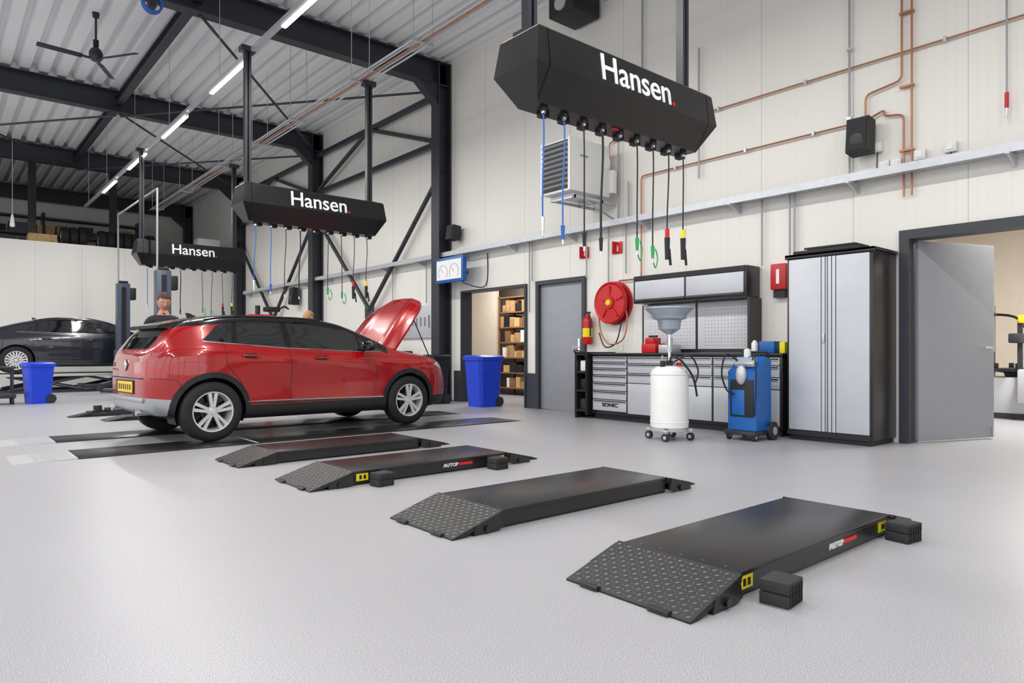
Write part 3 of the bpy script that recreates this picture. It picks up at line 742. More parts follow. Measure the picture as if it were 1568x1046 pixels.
dark=dict(L=4.78,R=.335,wx=(.95,3.85),tum=.45,
 top=[(0,.96),(.08,1.03),(.5,1.12),(1.1,1.29),(1.8,1.42),(2.4,1.43),(2.9,1.34),(3.6,1.04),(3.9,.98),(4.4,.87),(4.68,.74),(4.78,.60)],
 belt=[(0,.86),(.5,.96),(1.5,.97),(3.2,.93),(3.9,.88),(4.78,.55)],
 W=[(0,.66),(.06,.76),(.2,.85),(.6,.9),(1.5,.91),(3.5,.91),(4.2,.87),(4.5,.78),(4.7,.62),(4.78,.5)],
 zb=[(0,.34),(.3,.22),(.8,.17),(4.0,.16),(4.6,.2),(4.78,.3)],
 clad=.22,cladmat='black_plastic',archmat=None,roof=None,
 glass=[(.95,1.03),(2.2,1.0),(3.3,.975),(2.75,1.27),(2.3,1.35),(1.8,1.345),(1.3,1.24)],
 pillars=[[(2.1,.95),(2.19,.95),(2.15,1.4),(2.08,1.4)],[(1.3,.95),(1.36,.95),(1.42,1.4),(1.36,1.4)],[(3.0,.95),(3.03,.95),(2.99,1.4),(2.96,1.4)]],
 ws=(2.9,3.6),rg=[(-.5,1.05),(.5,1.05),(.42,1.38),(-.42,1.38)],rgx=1.5,
 patches=[([(-.02,.86),(.3,.88),(.25,.94),(-.02,.93)],'lamp_red',lambda m:True),([(4.3,.72),(4.7,.62),(4.66,.70),(4.4,.78)],'lamp_clear',lambda m:abs(m.y)>.4)],
 lines=[[(2.12,.3),(2.16,.8),(2.12,.98)],[(3.25,.3),(3.3,.7),(3.22,.95)],[(1.4,.4),(1.3,.65),(1.15,.85),(1.15,1.0)]],
 handles=[(1.55,.86),(2.5,.83)],beltline=[(.95,1.02),(1.5,1.015),(2.2,.995),(3.3,.97)],beltmat='chrome',mirror=(3.1,1.0),rail=(1.3,2.5),railup=False,rim='rim',nsp=9,extra=dark_extra)
build_car('sedan_car',dark,'car_dark',(.62,21.0,.465),0)
# low scissor lift under sedan
b=MB()
for y in (20.25,21.75):
    b.bx(.9,5.1,y-.28,y+.28,.40,.46,'strip_light',.008); b.bx(1.2,4.8,y-.2,y+.2,0,.06,'steel_dark')
    for s in (-.2,.2):
        for (a,c_) in ((1.4,3.0),(3.0,4.6)):
            R=lambda p,q:b.sweep([p,q],.035,'steel_dark',6)
            R((a,y+s,.06),(c_,y+s,.40)); R((a,y+s,.40),(c_,y+s,.06))
b.done('scissor_lift')
# two-post lift
def post(b,x,y,s):
    b.bx(x-.14,x+.14,y-.13,y+.13,.03,2.7,'post_steel',.012); b.bx(x-.35,x+.35,y-.2,y+.2,0,.03,'post_steel'); b.bx(x-.1,x+.1,y-.11,y+.11,2.7,2.76,'black_plastic',.01)
    b.bx(x-.05,x+.05,y-.14*1,y-.128,.2,2.6,'black_plastic')
    b.box((x+.2,y,2.45),(.16,.2,.3),'black_plastic',bev=.02)
    b.sweep([(x-.1,y,2.7),(x-.1,y,4.4)],.02,'conduit')
    b.bx(x-.17,x+.17,y-.15,y+.15,.5,1.05,'post_steel',.01)
    for sx in (-1,1):
        e=Vector((x+sx*1.0,y+s*.75,.2)); b.sweep([(x+sx*.1,y+s*.14,.2),e],.05,'steel_dark',8); b.cyl(e,e+Vector((0,0,.08)),.07,'rubber'); b.sweep([(x+sx*.1,y+s*.14,.7),(x+sx*.1,y+s*.14,.2)],.04,'steel_dark',8)
b=MB(); post(b,3.65,19.2,-1); post(b,3.7,15.6,1); b.sweep([(3.55,19.2,4.4),(3.6,15.6,4.4)],.02,'conduit'); b.box((3.75,15.44,1.5),(.25,.12,.35),'blue_paint',bev=.01); b.done('two_post_lift')

# ---------------------------------------------------------------- wall equipment
# unit heater
b=MB(); b.bx(7.08,7.92,6.98,7.6,3.36,4.14,'white_plastic',.015); b.bx(7.055,7.09,7.02,7.56,3.4,4.1,'black_plastic')
for k in range(9):
    z=3.45+k*.075; b.box((7.05,7.29,z),(.05,.54,.008),'galv',rot=Matrix.Rotation(.6,3,'Y'))
b.bx(7.05,7.08,6.98,7.02,3.36,4.14,'white_plastic'); b.bx(7.05,7.08,7.56,7.6,3.36,4.14,'white_plastic')
b.bx(7.2,XE,7.04,7.08,3.28,3.32,'galv'); b.bx(7.2,XE,7.5,7.54,3.28,3.32,'galv'); b.bx(7.2,7.24,7.04,7.54,3.28,3.36,'galv'); b.bx(7.8,7.84,7.04,7.54,3.28,3.36,'galv')
b.cyl((8.12,7.06,3.06),(7.4,7.06,3.29),.014,'galv'); b.cyl((7.8,6.97,3.9),(7.8,6.99,3.9),.12,'white_plastic'); b.cyl((7.92,7.2,3.9),(8.13,7.2,3.9),.06,'white_plastic'); b.cyl((7.92,7.4,3.6),(8.13,7.4,3.6),.05,'white_plastic')
b.box((7.95,6.95,3.6),(.1,.08,.35),'white_plastic',bev=.01)
o=b.done('unit_heater'); text('novus',.16,.035,(7.35,6.975,3.88),(pi/2,0,0),'conduit','label',o)
# speakers
def speaker(y,z,h=.4,w=.24):
    b=MB(); b.prism([(XW-.30,y-w/2,z-h/2+.02),(XW-.26,y-w/2,z+h/2),(XW-.08,y-w/2+.0,z+h/2-.02),(XW-.1,y-w/2,z-h/2)],(0,w,0),'black_plastic')
    b.bx(XW-.1,XE,y-.03,y+.03,z-.03,z+.03,'black_plastic'); b.box((XW-.285,y,z),(.01,w-.04,h-.06),'rubber',rot=Matrix.Rotation(.1,3,'Y')); b.cyl((XW-.30,y,z-.05),(XW-.285,y,z-.05),.07,'black_gloss'); b.done('wall_speaker')
speaker(3.30,3.42); speaker(11.15,3.38,.3,.24); speaker(19.0,2.6,.5,.3)
b=MB(); b.bx(7.5,8.1,7.35,7.9,6.3,6.62,'black_plastic',.02); b.bx(7.9,XE,7.5,7.55,6.6,6.66,'steel_dark'); b.bx(7.6,7.64,7.4,7.85,6.62,6.95,'steel_dark'); b.cyl((7.5,7.62,6.46),(7.47,7.62,6.46),.12,'galv'); b.done('ceiling_projector')
# hose reel
b=MB(); c=(XW-.1,7.05,1.76)
b.lathe([(0,.09),(.09,.085),(.10,.06),(.28,.05),(.31,.07),(.325,.05),(.325,.02),(.20,.01)],c,(-1,0,0),'red_plain',48); b.lathe([(.22,-.05),(.33,-.06),(.34,-.08),(.2,-.085)],c,(-1,0,0),'red_plain',48)
for k in range(4):
    b.sweep([(c[0]-.0+.018*k-.01,c[1]+.27*math.cos(a),c[2]+.27*math.sin(a)) for a in [2*pi*j/32 for j in range(33)]],.014,'black_plastic',6)
for k in range(5):
    a=2*pi*k/5+.3; b.box((c[0]-.065,c[1]+.19*math.cos(a),c[2]+.19*math.sin(a)),(.02,.14,.03),'red_plain',rot=Matrix.Rotation(a,3,'X'))
b.lathe([(0,.115),(.04,.11),(.05,.09)],c,(-1,0,0),'yellow',20); b.cyl((XE,7.05,1.76),(XW-.1,7.05,1.76),.05,'red_plain')
b.sweep(ccat([(8.02,7.3,1.6),(8.02,7.25,1.3),(8.0,7.05,1.12),(8.02,6.8,1.2),(8.05,6.75,1.5),(8.05,6.8,1.75)],6),.012,'copper',8)
b.sweep(ccat([(8.05,6.85,1.5),(8.03,6.95,1.15),(8.0,7.15,1.08),(8.03,7.3,1.3)],6),.010,'black_plastic',8)
b.done('fire_hose_reel')
b=MB(); b.lathe([(0,0),(.07,.0),(.08,.02),(.08,.36),(.07,.41),(.03,.45),(.025,.49),(0,.49)],(XW-.11,7.56,1.12),(0,0,1),'red_plain',24); b.box((XW-.11,7.56,1.63),(.03,.12,.03),'black_plastic',bev=.005); b.sweep(ccat([(XW-.12,7.52,1.61),(XW-.16,7.45,1.5),(XW-.15,7.46,1.25)],5),.012,'black_plastic'); b.lathe([(.081,0),(.081,.14)],(XW-.11,7.56,1.24),(0,0,1),'yellow',24); b.bx(XW-.04,XE,7.53,7.59,1.2,1.5,'galv'); b.done('fire_extinguisher')
for y,z in ((7.72,2.62),(7.02,2.62)):
    b=MB(); b.bx(XW-.13,XE,y-.004,y+.004,z-.09,z+.09,'red_plain'); b.bx(XW-.024,XE,y-.1,y+.1,z-.09,z+.09,'red_plain',.002)
    b.bx(XW-.028,XW-.024,y-.03,y+.01,z-.06,z+.02,'paper'); b.lathe([(.03,0),(.045,0)],(XW-.028,y+.03,z+.03),(-1,0,0),'paper',20); b.bx(XW-.028,XW-.024,y+.04,y+.06,z-.06,z+.06,'paper')
    b.done('fire_sign')
b=MB(); b.bx(XW-.12,XE,4.22,4.42,1.78,2.1,'red_plain',.01); b.bx(XW-.126,XW-.12,4.3,4.34,1.85,2.03,'paper'); b.bx(XW-.08,XE,4.25,4.4,1.68,1.78,'black_plastic'); b.done('first_aid_box')
# brake tester display
b=MB(); x=7.72; b.bx(x,x+.1,10.5,11.42,2.36,2.86,'blue_paint',.015); b.bx(x-.006,x+.0,10.55,11.37,2.42,2.8,'paper')
for yy in (10.78,11.15):
    b.sweep([(x-.008,yy+.15*math.cos(a),2.5+.15*math.sin(a)+.06) for a in [pi*j/14 for j in range(-3,18)]],.003,'black_plastic',5)
    b.sweep([(x-.009,yy,2.56),(x-.009,yy+.07,2.64)],.004,'red_plain',5)
b.bx(x+.1,XE,10.9,10.96,2.55,2.6,'steel_dark'); b.sweep(ccat([(x+.05,10.6,2.37),(x+.1,10.5,2.3),(XW-.03,10.3,2.28),(XW-.03,10.25,2.9)],5),.01,'hose_black'); b.done('brake_tester_display')
# wall cupboards + pegboard
b=MB(); b.bx(7.82,XE,4.62,6.44,1.70,2.10,'black_satin',.01); 
for y0,y1 in ((4.66,5.52),(5.55,6.40)):
    b.bx(7.805,7.825,y0,y1,1.74,2.02,'silver_panel',.006); b.bx(7.795,7.81,y0,y1,1.735,1.76,'black_gloss')
b.bx(7.81,7.83,4.64,6.42,2.03,2.09,'black_plastic'); b.done('wall_cupboard')
b=MB(); b.bx(XW-.05,XE,4.62,6.5,1.0,1.69,'black_satin')
for y0,y1 in ((4.66,5.52),(5.56,6.46)):
    b.bx(XW-.065,XW-.05,y0,y1,1.04,1.68,'peg_panel',.003)
    for a in range(int((y1-y0-.06)/.05)):
        for c_ in range(12):
            b.box((XW-.066,y0+.04+a*.05,1.09+c_*.048),(.003,.0075,.0075),'black_plastic')
b.bx(7.85,XE,4.60,4.63,1.0,1.69,'black_satin'); b.done('pegboard')
# workbench
b=MB(); f=7.56
b.bx(f+.02,XE,4.02,7.04,.08,.95,'black_satin',.006); b.bx(f-.01,XE,4.0,7.06,.95,.985,'black_satin',.006); b.bx(f+.06,XE,4.05,7.0,.0,.08,'black_plastic')
ztops=[.13,.30,.43,.55,.66,.76,.85,.935]
def dr(y0,y1,z0,z1): 
    b.bx(f,f+.025,y0,y1,z0,z1,'silver_panel',.004); b.bx(f-.006,f+.005,y0+.01,y1-.01,z1-.025,z1-.008,'black_gloss'); b.bx(f-.014,f-.002,y0+.01,y1-.01,z1-.03,z1-.022,'silver')
for k in range(7): dr(6.36,7.0,ztops[k]+.006,ztops[k+1]-.006)
for y0,y1 in ((5.66,6.33),(4.96,5.63),(4.05,4.93)):
    for z0,z1 in ((.84,.93),(.70,.83),(.56,.69)): dr(y0,y1,z0,z1)
    b.bx(f,f+.025,y0,y1,.12,.55,'silver_panel',.004)
b.bx(7.5,XE,7.06,7.10,.05,1.0,'black_satin'); b.bx(7.5,XE,7.28,7.32,0.0,1.0,'black_satin'); 
for z in (.1,.4,.68,.95): b.bx(7.5,XE,7.1,7.28,z,z+.03,'black_plastic')
for z,m in ((.13,'rubber'),(.43,'black_plastic'),(.71,'paper')): b.bx(7.55,7.9,7.13,7.25,z,z+.16,m,.01)
b.sweep(ccat([(7.5,7.3,.98),(7.42,7.25,1.02),(7.42,7.1,1.0),(7.5,7.08,.9)],5),.01,'black_plastic')
o=b.done('workbench_cabinet'); text('SONIC',.30,.05,(f-.004,6.66,.20),(pi/2,0,-pi/2),'black_plastic','label',o,.02)
b=MB(); b.bx(7.7,7.95,5.95,6.2,.985,1.12,'red_plain',.015); b.bx(7.72,7.9,6.0,6.15,1.12,1.2,'red_plain',.01); b.box((7.82,6.08,1.22),(.03,.14,.03),'black_plastic'); b.done('battery_charger')
b=MB(); b.bx(7.7,7.95,5.7,5.9,.985,1.1,'silver',.01); b.cyl((7.78,5.75,1.1),(7.78,5.75,1.2),.03,'silver'); b.done('tool_case')
b=MB(); b.bx(7.72,7.9,4.2,4.4,.985,1.13,'blue_paint',.01); b.lathe([(0,0),(.04,0),(.04,.12),(.015,.16),(0,.16)],(7.8,4.5,.985),(0,0,1),'white_plastic',16); b.bx(7.75,7.82,4.08,4.15,.985,1.12,'yellow',.006); b.done('spray_supplies')
# tall cabinet
b=MB(); f=7.5; b.bx(f+.02,XE,2.99,3.93,.06,2.08,'black_satin',.006); b.bx(f+.05,XE,3.02,3.9,.0,.06,'black_plastic')
b.bx(f-.0,f+.03,2.97,3.95,2.06,2.11,'black_gloss',.004); b.bx(f,XE,2.97,3.95,2.08,2.11,'black_satin',.004)
for y0,y1,hy in ((3.02,3.455,1),(3.465,3.9,-1)):
    b.bx(f,f+.025,y0,y1,.12,2.05,'silver_panel',.004); e=y1 if hy>0 else y0
    for k in range(2): q=e-hy*(.03+.045*k); b.bx(f-.004,f+.002,q-.009,q+.009,.12,2.05,'silver'); b.bx(f-.002,f+.003,q-.016,q-.010,.12,2.05,'black_plastic')
b.box((f-.01,3.50,1.15),(.02,.03,.10),'silver',bev=.004); b.bx(f-.002,f+.03,3.0,3.92,.06,.115,'black_plastic')
b.done('tall_storage_cabinet')
b=MB(); b.box((7.75,3.5,2.13),(.42,.75,.04),'black_plastic',bev=.012); b.box((7.73,3.45,2.165),(.34,.55,.03),'rubber',bev=.012); b.cyl((7.57,3.2,2.17),(7.57,3.75,2.17),.012,'black_plastic'); b.done('instrument_case')

# ---------------------------------------------------------------- oil drainer
b=MB(); x,y=6.43,4.77
b.lathe([(0,0),(.19,0),(.212,.02),(.215,.06),(.213,.60),(.20,.66),(.15,.70),(.05,.715),(0,.715)],(x,y,.13),(0,0,1),'white_plastic',40)
for z in (.2,.74): b.lathe([(.214,0),(.218,.004),(.218,.012),(.214,.016)],(x,y,z),(0,0,1),'white_plastic',40)
b.lathe([(.0,0),(.22,0),(.225,.01),(.225,.025),(.0,.025)],(x,y,.105),(0,0,1),'galv',32)
for a in (.5,2.0,3.6,5.2):
    cx_,cy_=x+.235*math.cos(a),y+.235*math.sin(a)
    b.box((x+.2*math.cos(a),y+.2*math.sin(a),.12),(.12,.05,.02),'galv',rot=Matrix.Rotation(a,3,'Z')); b.cyl((cx_,cy_,.12),(cx_,cy_,.07),.012,'galv')
    b.cyl((cx_-.016,cy_,.045),(cx_+.016,cy_,.045),.045,'rubber'); b.cyl((cx_-.02,cy_,.045),(cx_+.02,cy_,.045),.02,'galv')
b.cyl((x,y,.83),(x,y,1.2),.02,'chrome'); b.cyl((x,y,.84),(x,y,.90),.04,'black_plastic'); b.cyl((x,y,1.0),(x,y,1.06),.03,'galv')
b.lathe([(.03,0),(.06,.02),(.12,.06),(.135,.16),(.19,.18),(.20,.22),(.265,.28),(.27,.30),(.255,.295),(.185,.23),(.12,.18),(.0,.10)],(x,y,1.2),(0,0,1),'funnel',40)
b.lathe([(.262,0),(.278,.006),(.278,.02),(.262,.026)],(x,y,1.485),(0,0,1),'funnel',40)
b.cyl((x-.12,y,.83),(x-.12,y,.9),.03,'black_plastic'); b.cyl((x+.1,y-.06,.82),(x+.1,y-.06,.88),.03,'red_plain')
b.sweep(ccat([(x,y,.88),(x-.1,y-.12,.95),(x-.05,y-.2,.9),(x+.08,y-.26,.72),(x+.16,y-.26,.5)],6),.012,'black_plastic'); b.cyl((x+.08,y+.15,.82),(x+.2,y+.25,.95),.012,'galv'); b.sweep(ccat([(x-.05,y-.05,.86),(x+.02,y-.25,.96),(x+.12,y-.3,.8),(x+.1,y-.28,.65)],6),.01,'black_plastic')
b.done('oil_drainer')
# blue trolley
b=MB(); x,y=7.15,4.17
b.prism([(x-.2,y-.22,.12),(x+.2,y-.22,.12),(x+.2,y-.22,.95),(x+.05,y-.22,1.0),(x-.1,y-.22,.86),(x-.2,y-.22,.82)],(0,.44,0),'blue_paint')
b.box((x-.02,y,.09),(.5,.48,.05),'steel_dark',bev=.01); b.box((x-.205,y,.5),(.015,.36,.44),'black_plastic',bev=.006)
b.box((x-.21,y+.05,.45),(.02,.2,.3),'blue_paint',bev=.006)
for sx in (-1,1):
    for sy in (-1,1):
        b.cyl((x+sx*.2,y+sy*.2-.02,.05),(x+sx*.2,y+sy*.2+.02,.05),.05,'rubber'); b.cyl((x+sx*.2,y+sy*.2-.024,.05),(x+sx*.2,y+sy*.2+.024,.05),.022,'galv')
b.cyl((x+.16,y-.26,.11),(x+.16,y-.30,.11),.11,'rubber'); b.cyl((x+.16,y-.2,.11),(x+.16,y-.31,.11),.05,'galv')
b.box((x-.1,y,.93),(.12,.3,.06),'silver',bev=.01,rot=Matrix.Rotation(-.7,3,'Y')); b.lathe([(0,0),(.05,0),(.05,.1),(.0,.12)],(x+.08,y+.08,.98),(0,0,1),'white_plastic',20)
b.ell((x-.22,y+.0,.78),(.06,.08,.12),'galv'); b.sweep(ccat([(x-.15,y+.1,.95),(x-.28,y+.2,1.02),(x-.3,y+.26,.8),(x-.24,y+.22,.6),(x-.26,y+.1,.55)],6),.012,'hose_black')
b.sweep(ccat([(x-.1,y-.1,.95),(x-.2,y-.2,1.0),(x-.24,y-.24,.7),(x-.22,y-.2,.3)],6),.010,'hose_black')
for s in (-1,1): b.sweep(ccat([(x+.18,y+s*.18,.9),(x+.2,y+s*.18,1.02),(x+.12,y+s*.18,1.05)],4),.012,'black_plastic')
b.sweep([(x+.12,y-.18,1.05),(x+.12,y+.18,1.05)],.014,'black_plastic'); o=b.done('brake_service_trolley')
s_=.8; o.scale=(s_,s_,.95); o.location=(x*(1-s_),y*(1-s_)+.02,0)
# bins
def wheelie(x,y,h,w,mat,lid,rz=0):
    b=MB(); R=Matrix.Rotation(rz,3,'Z')
    def ring(hw,hd,z): return [Vector((x,y,z))+R@Vector((a*hd,c_*hw,0)) for a,c_ in ((-1,-.8),(-.8,-1),(.8,-1),(1,-.8),(1,.8),(.8,1),(-.8,1),(-1,.8))]
    w/=2
    b.loftrings([ring(w*.78,w*.8,.0),ring(w*.8,w*.82,.05),ring(w*.95,w*1.0,h-.1),ring(w*1.04,w*1.1,h-.09),ring(w*1.04,w*1.1,h-.05)],mat)
    b.loftrings([ring(w*1.08,w*1.14,h-.05),ring(w*1.08,w*1.14,h-.03),ring(w*.9,w*.95,h)],lid)
    for s in (-1,1):
        c=Vector((x,y,.09))+R@Vector((w*.75,s*w*.75,0)); a=R@Vector((0,.03,0)); b.cyl(c-a,c+a,.09,'rubber')
    p=Vector((x,y,h-.07))+R@Vector((w*1.2,0,0)); a=R@Vector((0,w*.7,0)); b.cyl(p-a,p+a,.014,mat)
    b.done('wheelie_bin')
wheelie(7.75,9.9,.94,.54,'blue_plastic','blue_plastic'); wheelie(1.6,16.1,.80,.44,'blue_plastic','blue_plastic',.2); wheelie(7.45,11.0,.95,.4,'black_plastic','black_plastic')
b=MB(); b.bx(.55,1.25,16.0,16.5,.12,.2,'steel_dark',.01); 
for sx in (.6,1.2):
    for sy in (16.05,16.45): b.cyl((sx-.02,sy,.06),(sx+.02,sy,.06),.06,'rubber'); b.cyl((sx,sy,.2),(sx,sy,.7),.015,'steel_dark')
b.bx(.55,1.25,16.0,16.5,.68,.72,'steel_dark',.01); b.bx(.7,1.0,16.1,16.4,.2,.45,'black_plastic',.02); b.done('tool_cart')
b=MB(); b.bx(1.9,3.0,12.2,12.5,.0,.06,'black_plastic',.01); b.bx(2.1,2.8,12.24,12.46,.06,.12,'black_satin',.01)
for xx in (2.0,2.9): b.cyl((xx,12.35,.06),(xx,12.35,.16),.06,'rubber'); b.box((xx,12.35,.07),(.3,.12,.03),'steel_dark',rotz=.5)
b.prism([(1.6,12.2,0),(1.9,12.2,0),(1.9,12.2,.06)],(0,.3,0),'black_satin'); b.done('bay_jack')
b=MB(); b.bx(2.2,3.3,11.2,11.6,0,.06,'black_plastic',.01); b.bx(2.4,3.1,11.25,11.55,.06,.12,'black_satin',.01); b.prism([(1.9,11.2,0),(2.2,11.2,0),(2.2,11.2,.06)],(0,.4,0),'black_satin'); b.done('bay_jack')
# storage shelf
b=MB()
for yy in (10.0,11.2,12.45):
    for xx in (10.22,10.7): b.bx(xx-.02,xx+.02,yy-.02,yy+.02,0,2.3,'wood')
for z in (.15,.5,.85,1.2,1.55,1.9,2.25): b.bx(10.2,10.72,10.0,12.45,z,z+.03,'wood')
for z in (.18,.53,.88,1.23,1.58,1.93):
    y=10.05
    while y<12.3:
        w=random.uniform(.08,.22); h=random.uniform(.14,.28); b.bx(10.22,10.6,y,min(y+w,12.4),z,z+h,random.choice(['cardboard','cardboard_b','paper','black_plastic','cardboard','wood'])); y+=w+.015
b.done('parts_shelf',smooth=False)
# tyre changer in side room
b=MB(); x,y=12.6,3.0
b.bx(x-.4,x+.4,y-.45,y+.35,.08,.62,'silver_panel',.03); b.bx(x-.38,x+.38,y-.43,y+.33,0,.08,'steel_dark'); b.lathe([(0,0),(.12,0),(.14,.06),(.33,.09),(.34,.13),(.0,.14)],(x,y-.05,.62),(0,0,1),'steel_dark',24)
for a in range(4): b.box((x+.24*math.cos(a*pi/2+.4),y-.05+.24*math.sin(a*pi/2+.4),.79),(.08,.06,.08),'black_plastic',bev=.01)
b.bx(x+.2,x+.42,y+.3,y+.5,.1,1.75,'steel_dark',.02); b.bx(x-.3,x+.42,y+.33,y+.45,1.62,1.78,'steel_dark',.02); b.cyl((x-.15,y+.2,1.9),(x-.15,y+.2,1.0),.03,'chrome'); b.bx(x-.19,x-.11,y+.15,y+.42,1.55,1.6,'steel_dark',.01)
b.bx(x-.5,x-.44,y-.28,y-.2,1.42,1.54,'yellow_plate',.015); b.bx(x-.47,x-.43,y-.25,y-.19,.3,1.45,'steel_dark'); b.box((x-.6,y-.4,.5),(.1,.35,.5),'silver_panel',bev=.03)
b.box((x-.45,y-.2,1.2),(.5,.14,.14),'steel_dark',bev=.02); b.sweep(ccat([(x+.3,y+.3,1.6),(x,y-.1,1.5),(x-.2,y-.3,1.1),(x-.3,y-.3,.7)],5),.02,'hose_black'); b.done('tyre_changer')
b=MB(); b.bx(11.6,12.1,1.0,1.6,0,.9,'steel_dark',.02); b.bx(11.55,12.15,.95,1.65,.9,.94,'black_satin'); b.cyl((11.85,1.3,.94),(11.85,1.3,1.3),.04,'chrome'); b.done('wheel_balancer')
# tyres on mezzanine
def tyre(name,x,y,z,R,n,flat=False):
    b=MB()
    for k in range(n):
        b.lathe([(R*.62,-.09),(R*.75,-.105),(R*.93,-.10),(R,-.07),(R,.07),(R*.93,.10),(R*.75,.105),(R*.62,.09),(R*.62,-.09)],(x+k*.23,y,z+R),(1,0,0),'tyre',28)
        b.lathe([(0,.05),(R*.55,.05),(R*.62,.08)],(x+k*.23,y,z+R),(-1,0,0),'silver',28)
    b.done(name)
tyre('tyre_row',3.1,24.6,4.12,.34,3); tyre('tyre_row',4.1,24.7,4.12,.34,7); 
b=MB(); b.bx(2.2,2.9,24.4,25.0,4.12,4.5,'cardboard_b'); b.done('storage_box'); b=MB(); b.bx(6.9,7.6,24.4,25.0,4.12,4.85,'white_plastic',.02); b.done('storage_box')
b=MB()
for xx in (2.4,4.6): b.bx(xx-.1,xx+.1,25.6,25.8,4.12,6.95,'steel_dark')
b.done('mezzanine_post',smooth=False)
b=MB(); 
for xx in (-6,-3,0,3,6):
    b.bx(xx,xx+.08,28.9,29.4,4.12,5.9,'steel_dark')
for z in (4.5,5.1,5.7): b.bx(-6,6.1,28.9,29.4,z,z+.05,'mezz_dark')
for z in (4.55,5.15):
    xx=-5.8
    while xx<5.7: w=random.uniform(.3,.8); b.bx(xx,xx+w,28.95,29.3,z,z+random.uniform(.2,.42),random.choice(['cardboard','steel_dark','mezz_dark','black_plastic','cardboard_b'])); xx+=w+.08
b.done('mezzanine_rack',smooth=False)
for xx,yy in ((.9,22.5),(1.7,22.9)):
    b=MB(); b.sweep([(xx,yy,6.96),(xx,yy,4.7)],.006,'white_plastic',6); b.lathe([(.01,.35),(.03,.3),(.06,.05),(.05,0),(0,0)],(xx,yy,4.4),(0,0,1),'white_plastic',16); b.done('pendant_air_drop')
b=MB()
for k in range(4): b.sweep([(2.55+.13*math.cos(a),11.3+.03*k,6.25+.13*math.sin(a)) for a in [2*pi*j/24 for j in range(25)]],.016,'blue_hose',6)
b.bx(2.5,2.6,11.3,11.47,6.2,6.41,'steel_dark'); b.done('air_hose_reel')
b=MB(); x,y=5.3,14.0
b.box((x,y,.04),(.6,.6,.08),'black_plastic',bev=.01); b.bx(x-.06,x+.06,y-.06,y+.06,.08,1.75,'red_plain',.01); b.box((x-.15,y,1.72),(.5,.14,.1),'red_plain',bev=.02); b.box((x+.08,y-.02,1.88),(.3,.2,.1),'black_plastic',bev=.02); b.cyl((x-.2,y,1.72),(x-.2,y,1.95),.05,'black_plastic'); b.sweep(ccat([(x+.2,y,1.85),(x+.35,y,1.95),(x+.45,y,1.9)],4),.02,'black_plastic'); b.done('strut_compressor')
b=MB(); x,y=7.4,13.2
b.bx(x-.25,x+.25,y-.4,y+.4,.12,.98,'black_satin',.01); 
for k in range(6): b.bx(x-.262,x-.25,y-.37,y+.37,.16+.13*k,.27+.13*k,'silver_panel',.004)
for sx in (-.2,.2):
    for sy in (-.33,.33): b.cyl((x+sx-.02,y+sy,.06),(x+sx+.02,y+sy,.06),.06,'rubber')
b.bx(x-.15,x+.15,y-.1,y+.25,.98,1.3,'black_plastic',.02); b.bx(x-.1,x+.1,y-.35,y-.2,.98,1.15,'red_plain',.01); b.done('tool_trolley')
b=MB(); b.bx(XW-.06,XE,12.1,13.6,1.3,2.0,'silver_panel',.004)
for k in range(9): b.box((XW-.075,12.2+.16*k,1.65),(.03,.02,random.uniform(.15,.35)),'conduit')
b.done('tool_board')
b=MB(); b.bx(7.5,8.05,15.0,17.2,.85,.9,'wood',.005)
for yy in (15.1,17.1):
    for xx in (7.56,7.99): b.bx(xx-.03,xx+.03,yy-.03,yy+.03,0,.85,'steel_dark')
for yy in (15.2,15.7,16.2,16.7): b.bx(7.6,7.85,yy,yy+.25,.9,.9+random.uniform(.15,.4),random.choice(['red_plain','black_plastic','white_plastic','blue_plastic']),.01)
b.done('work_table')

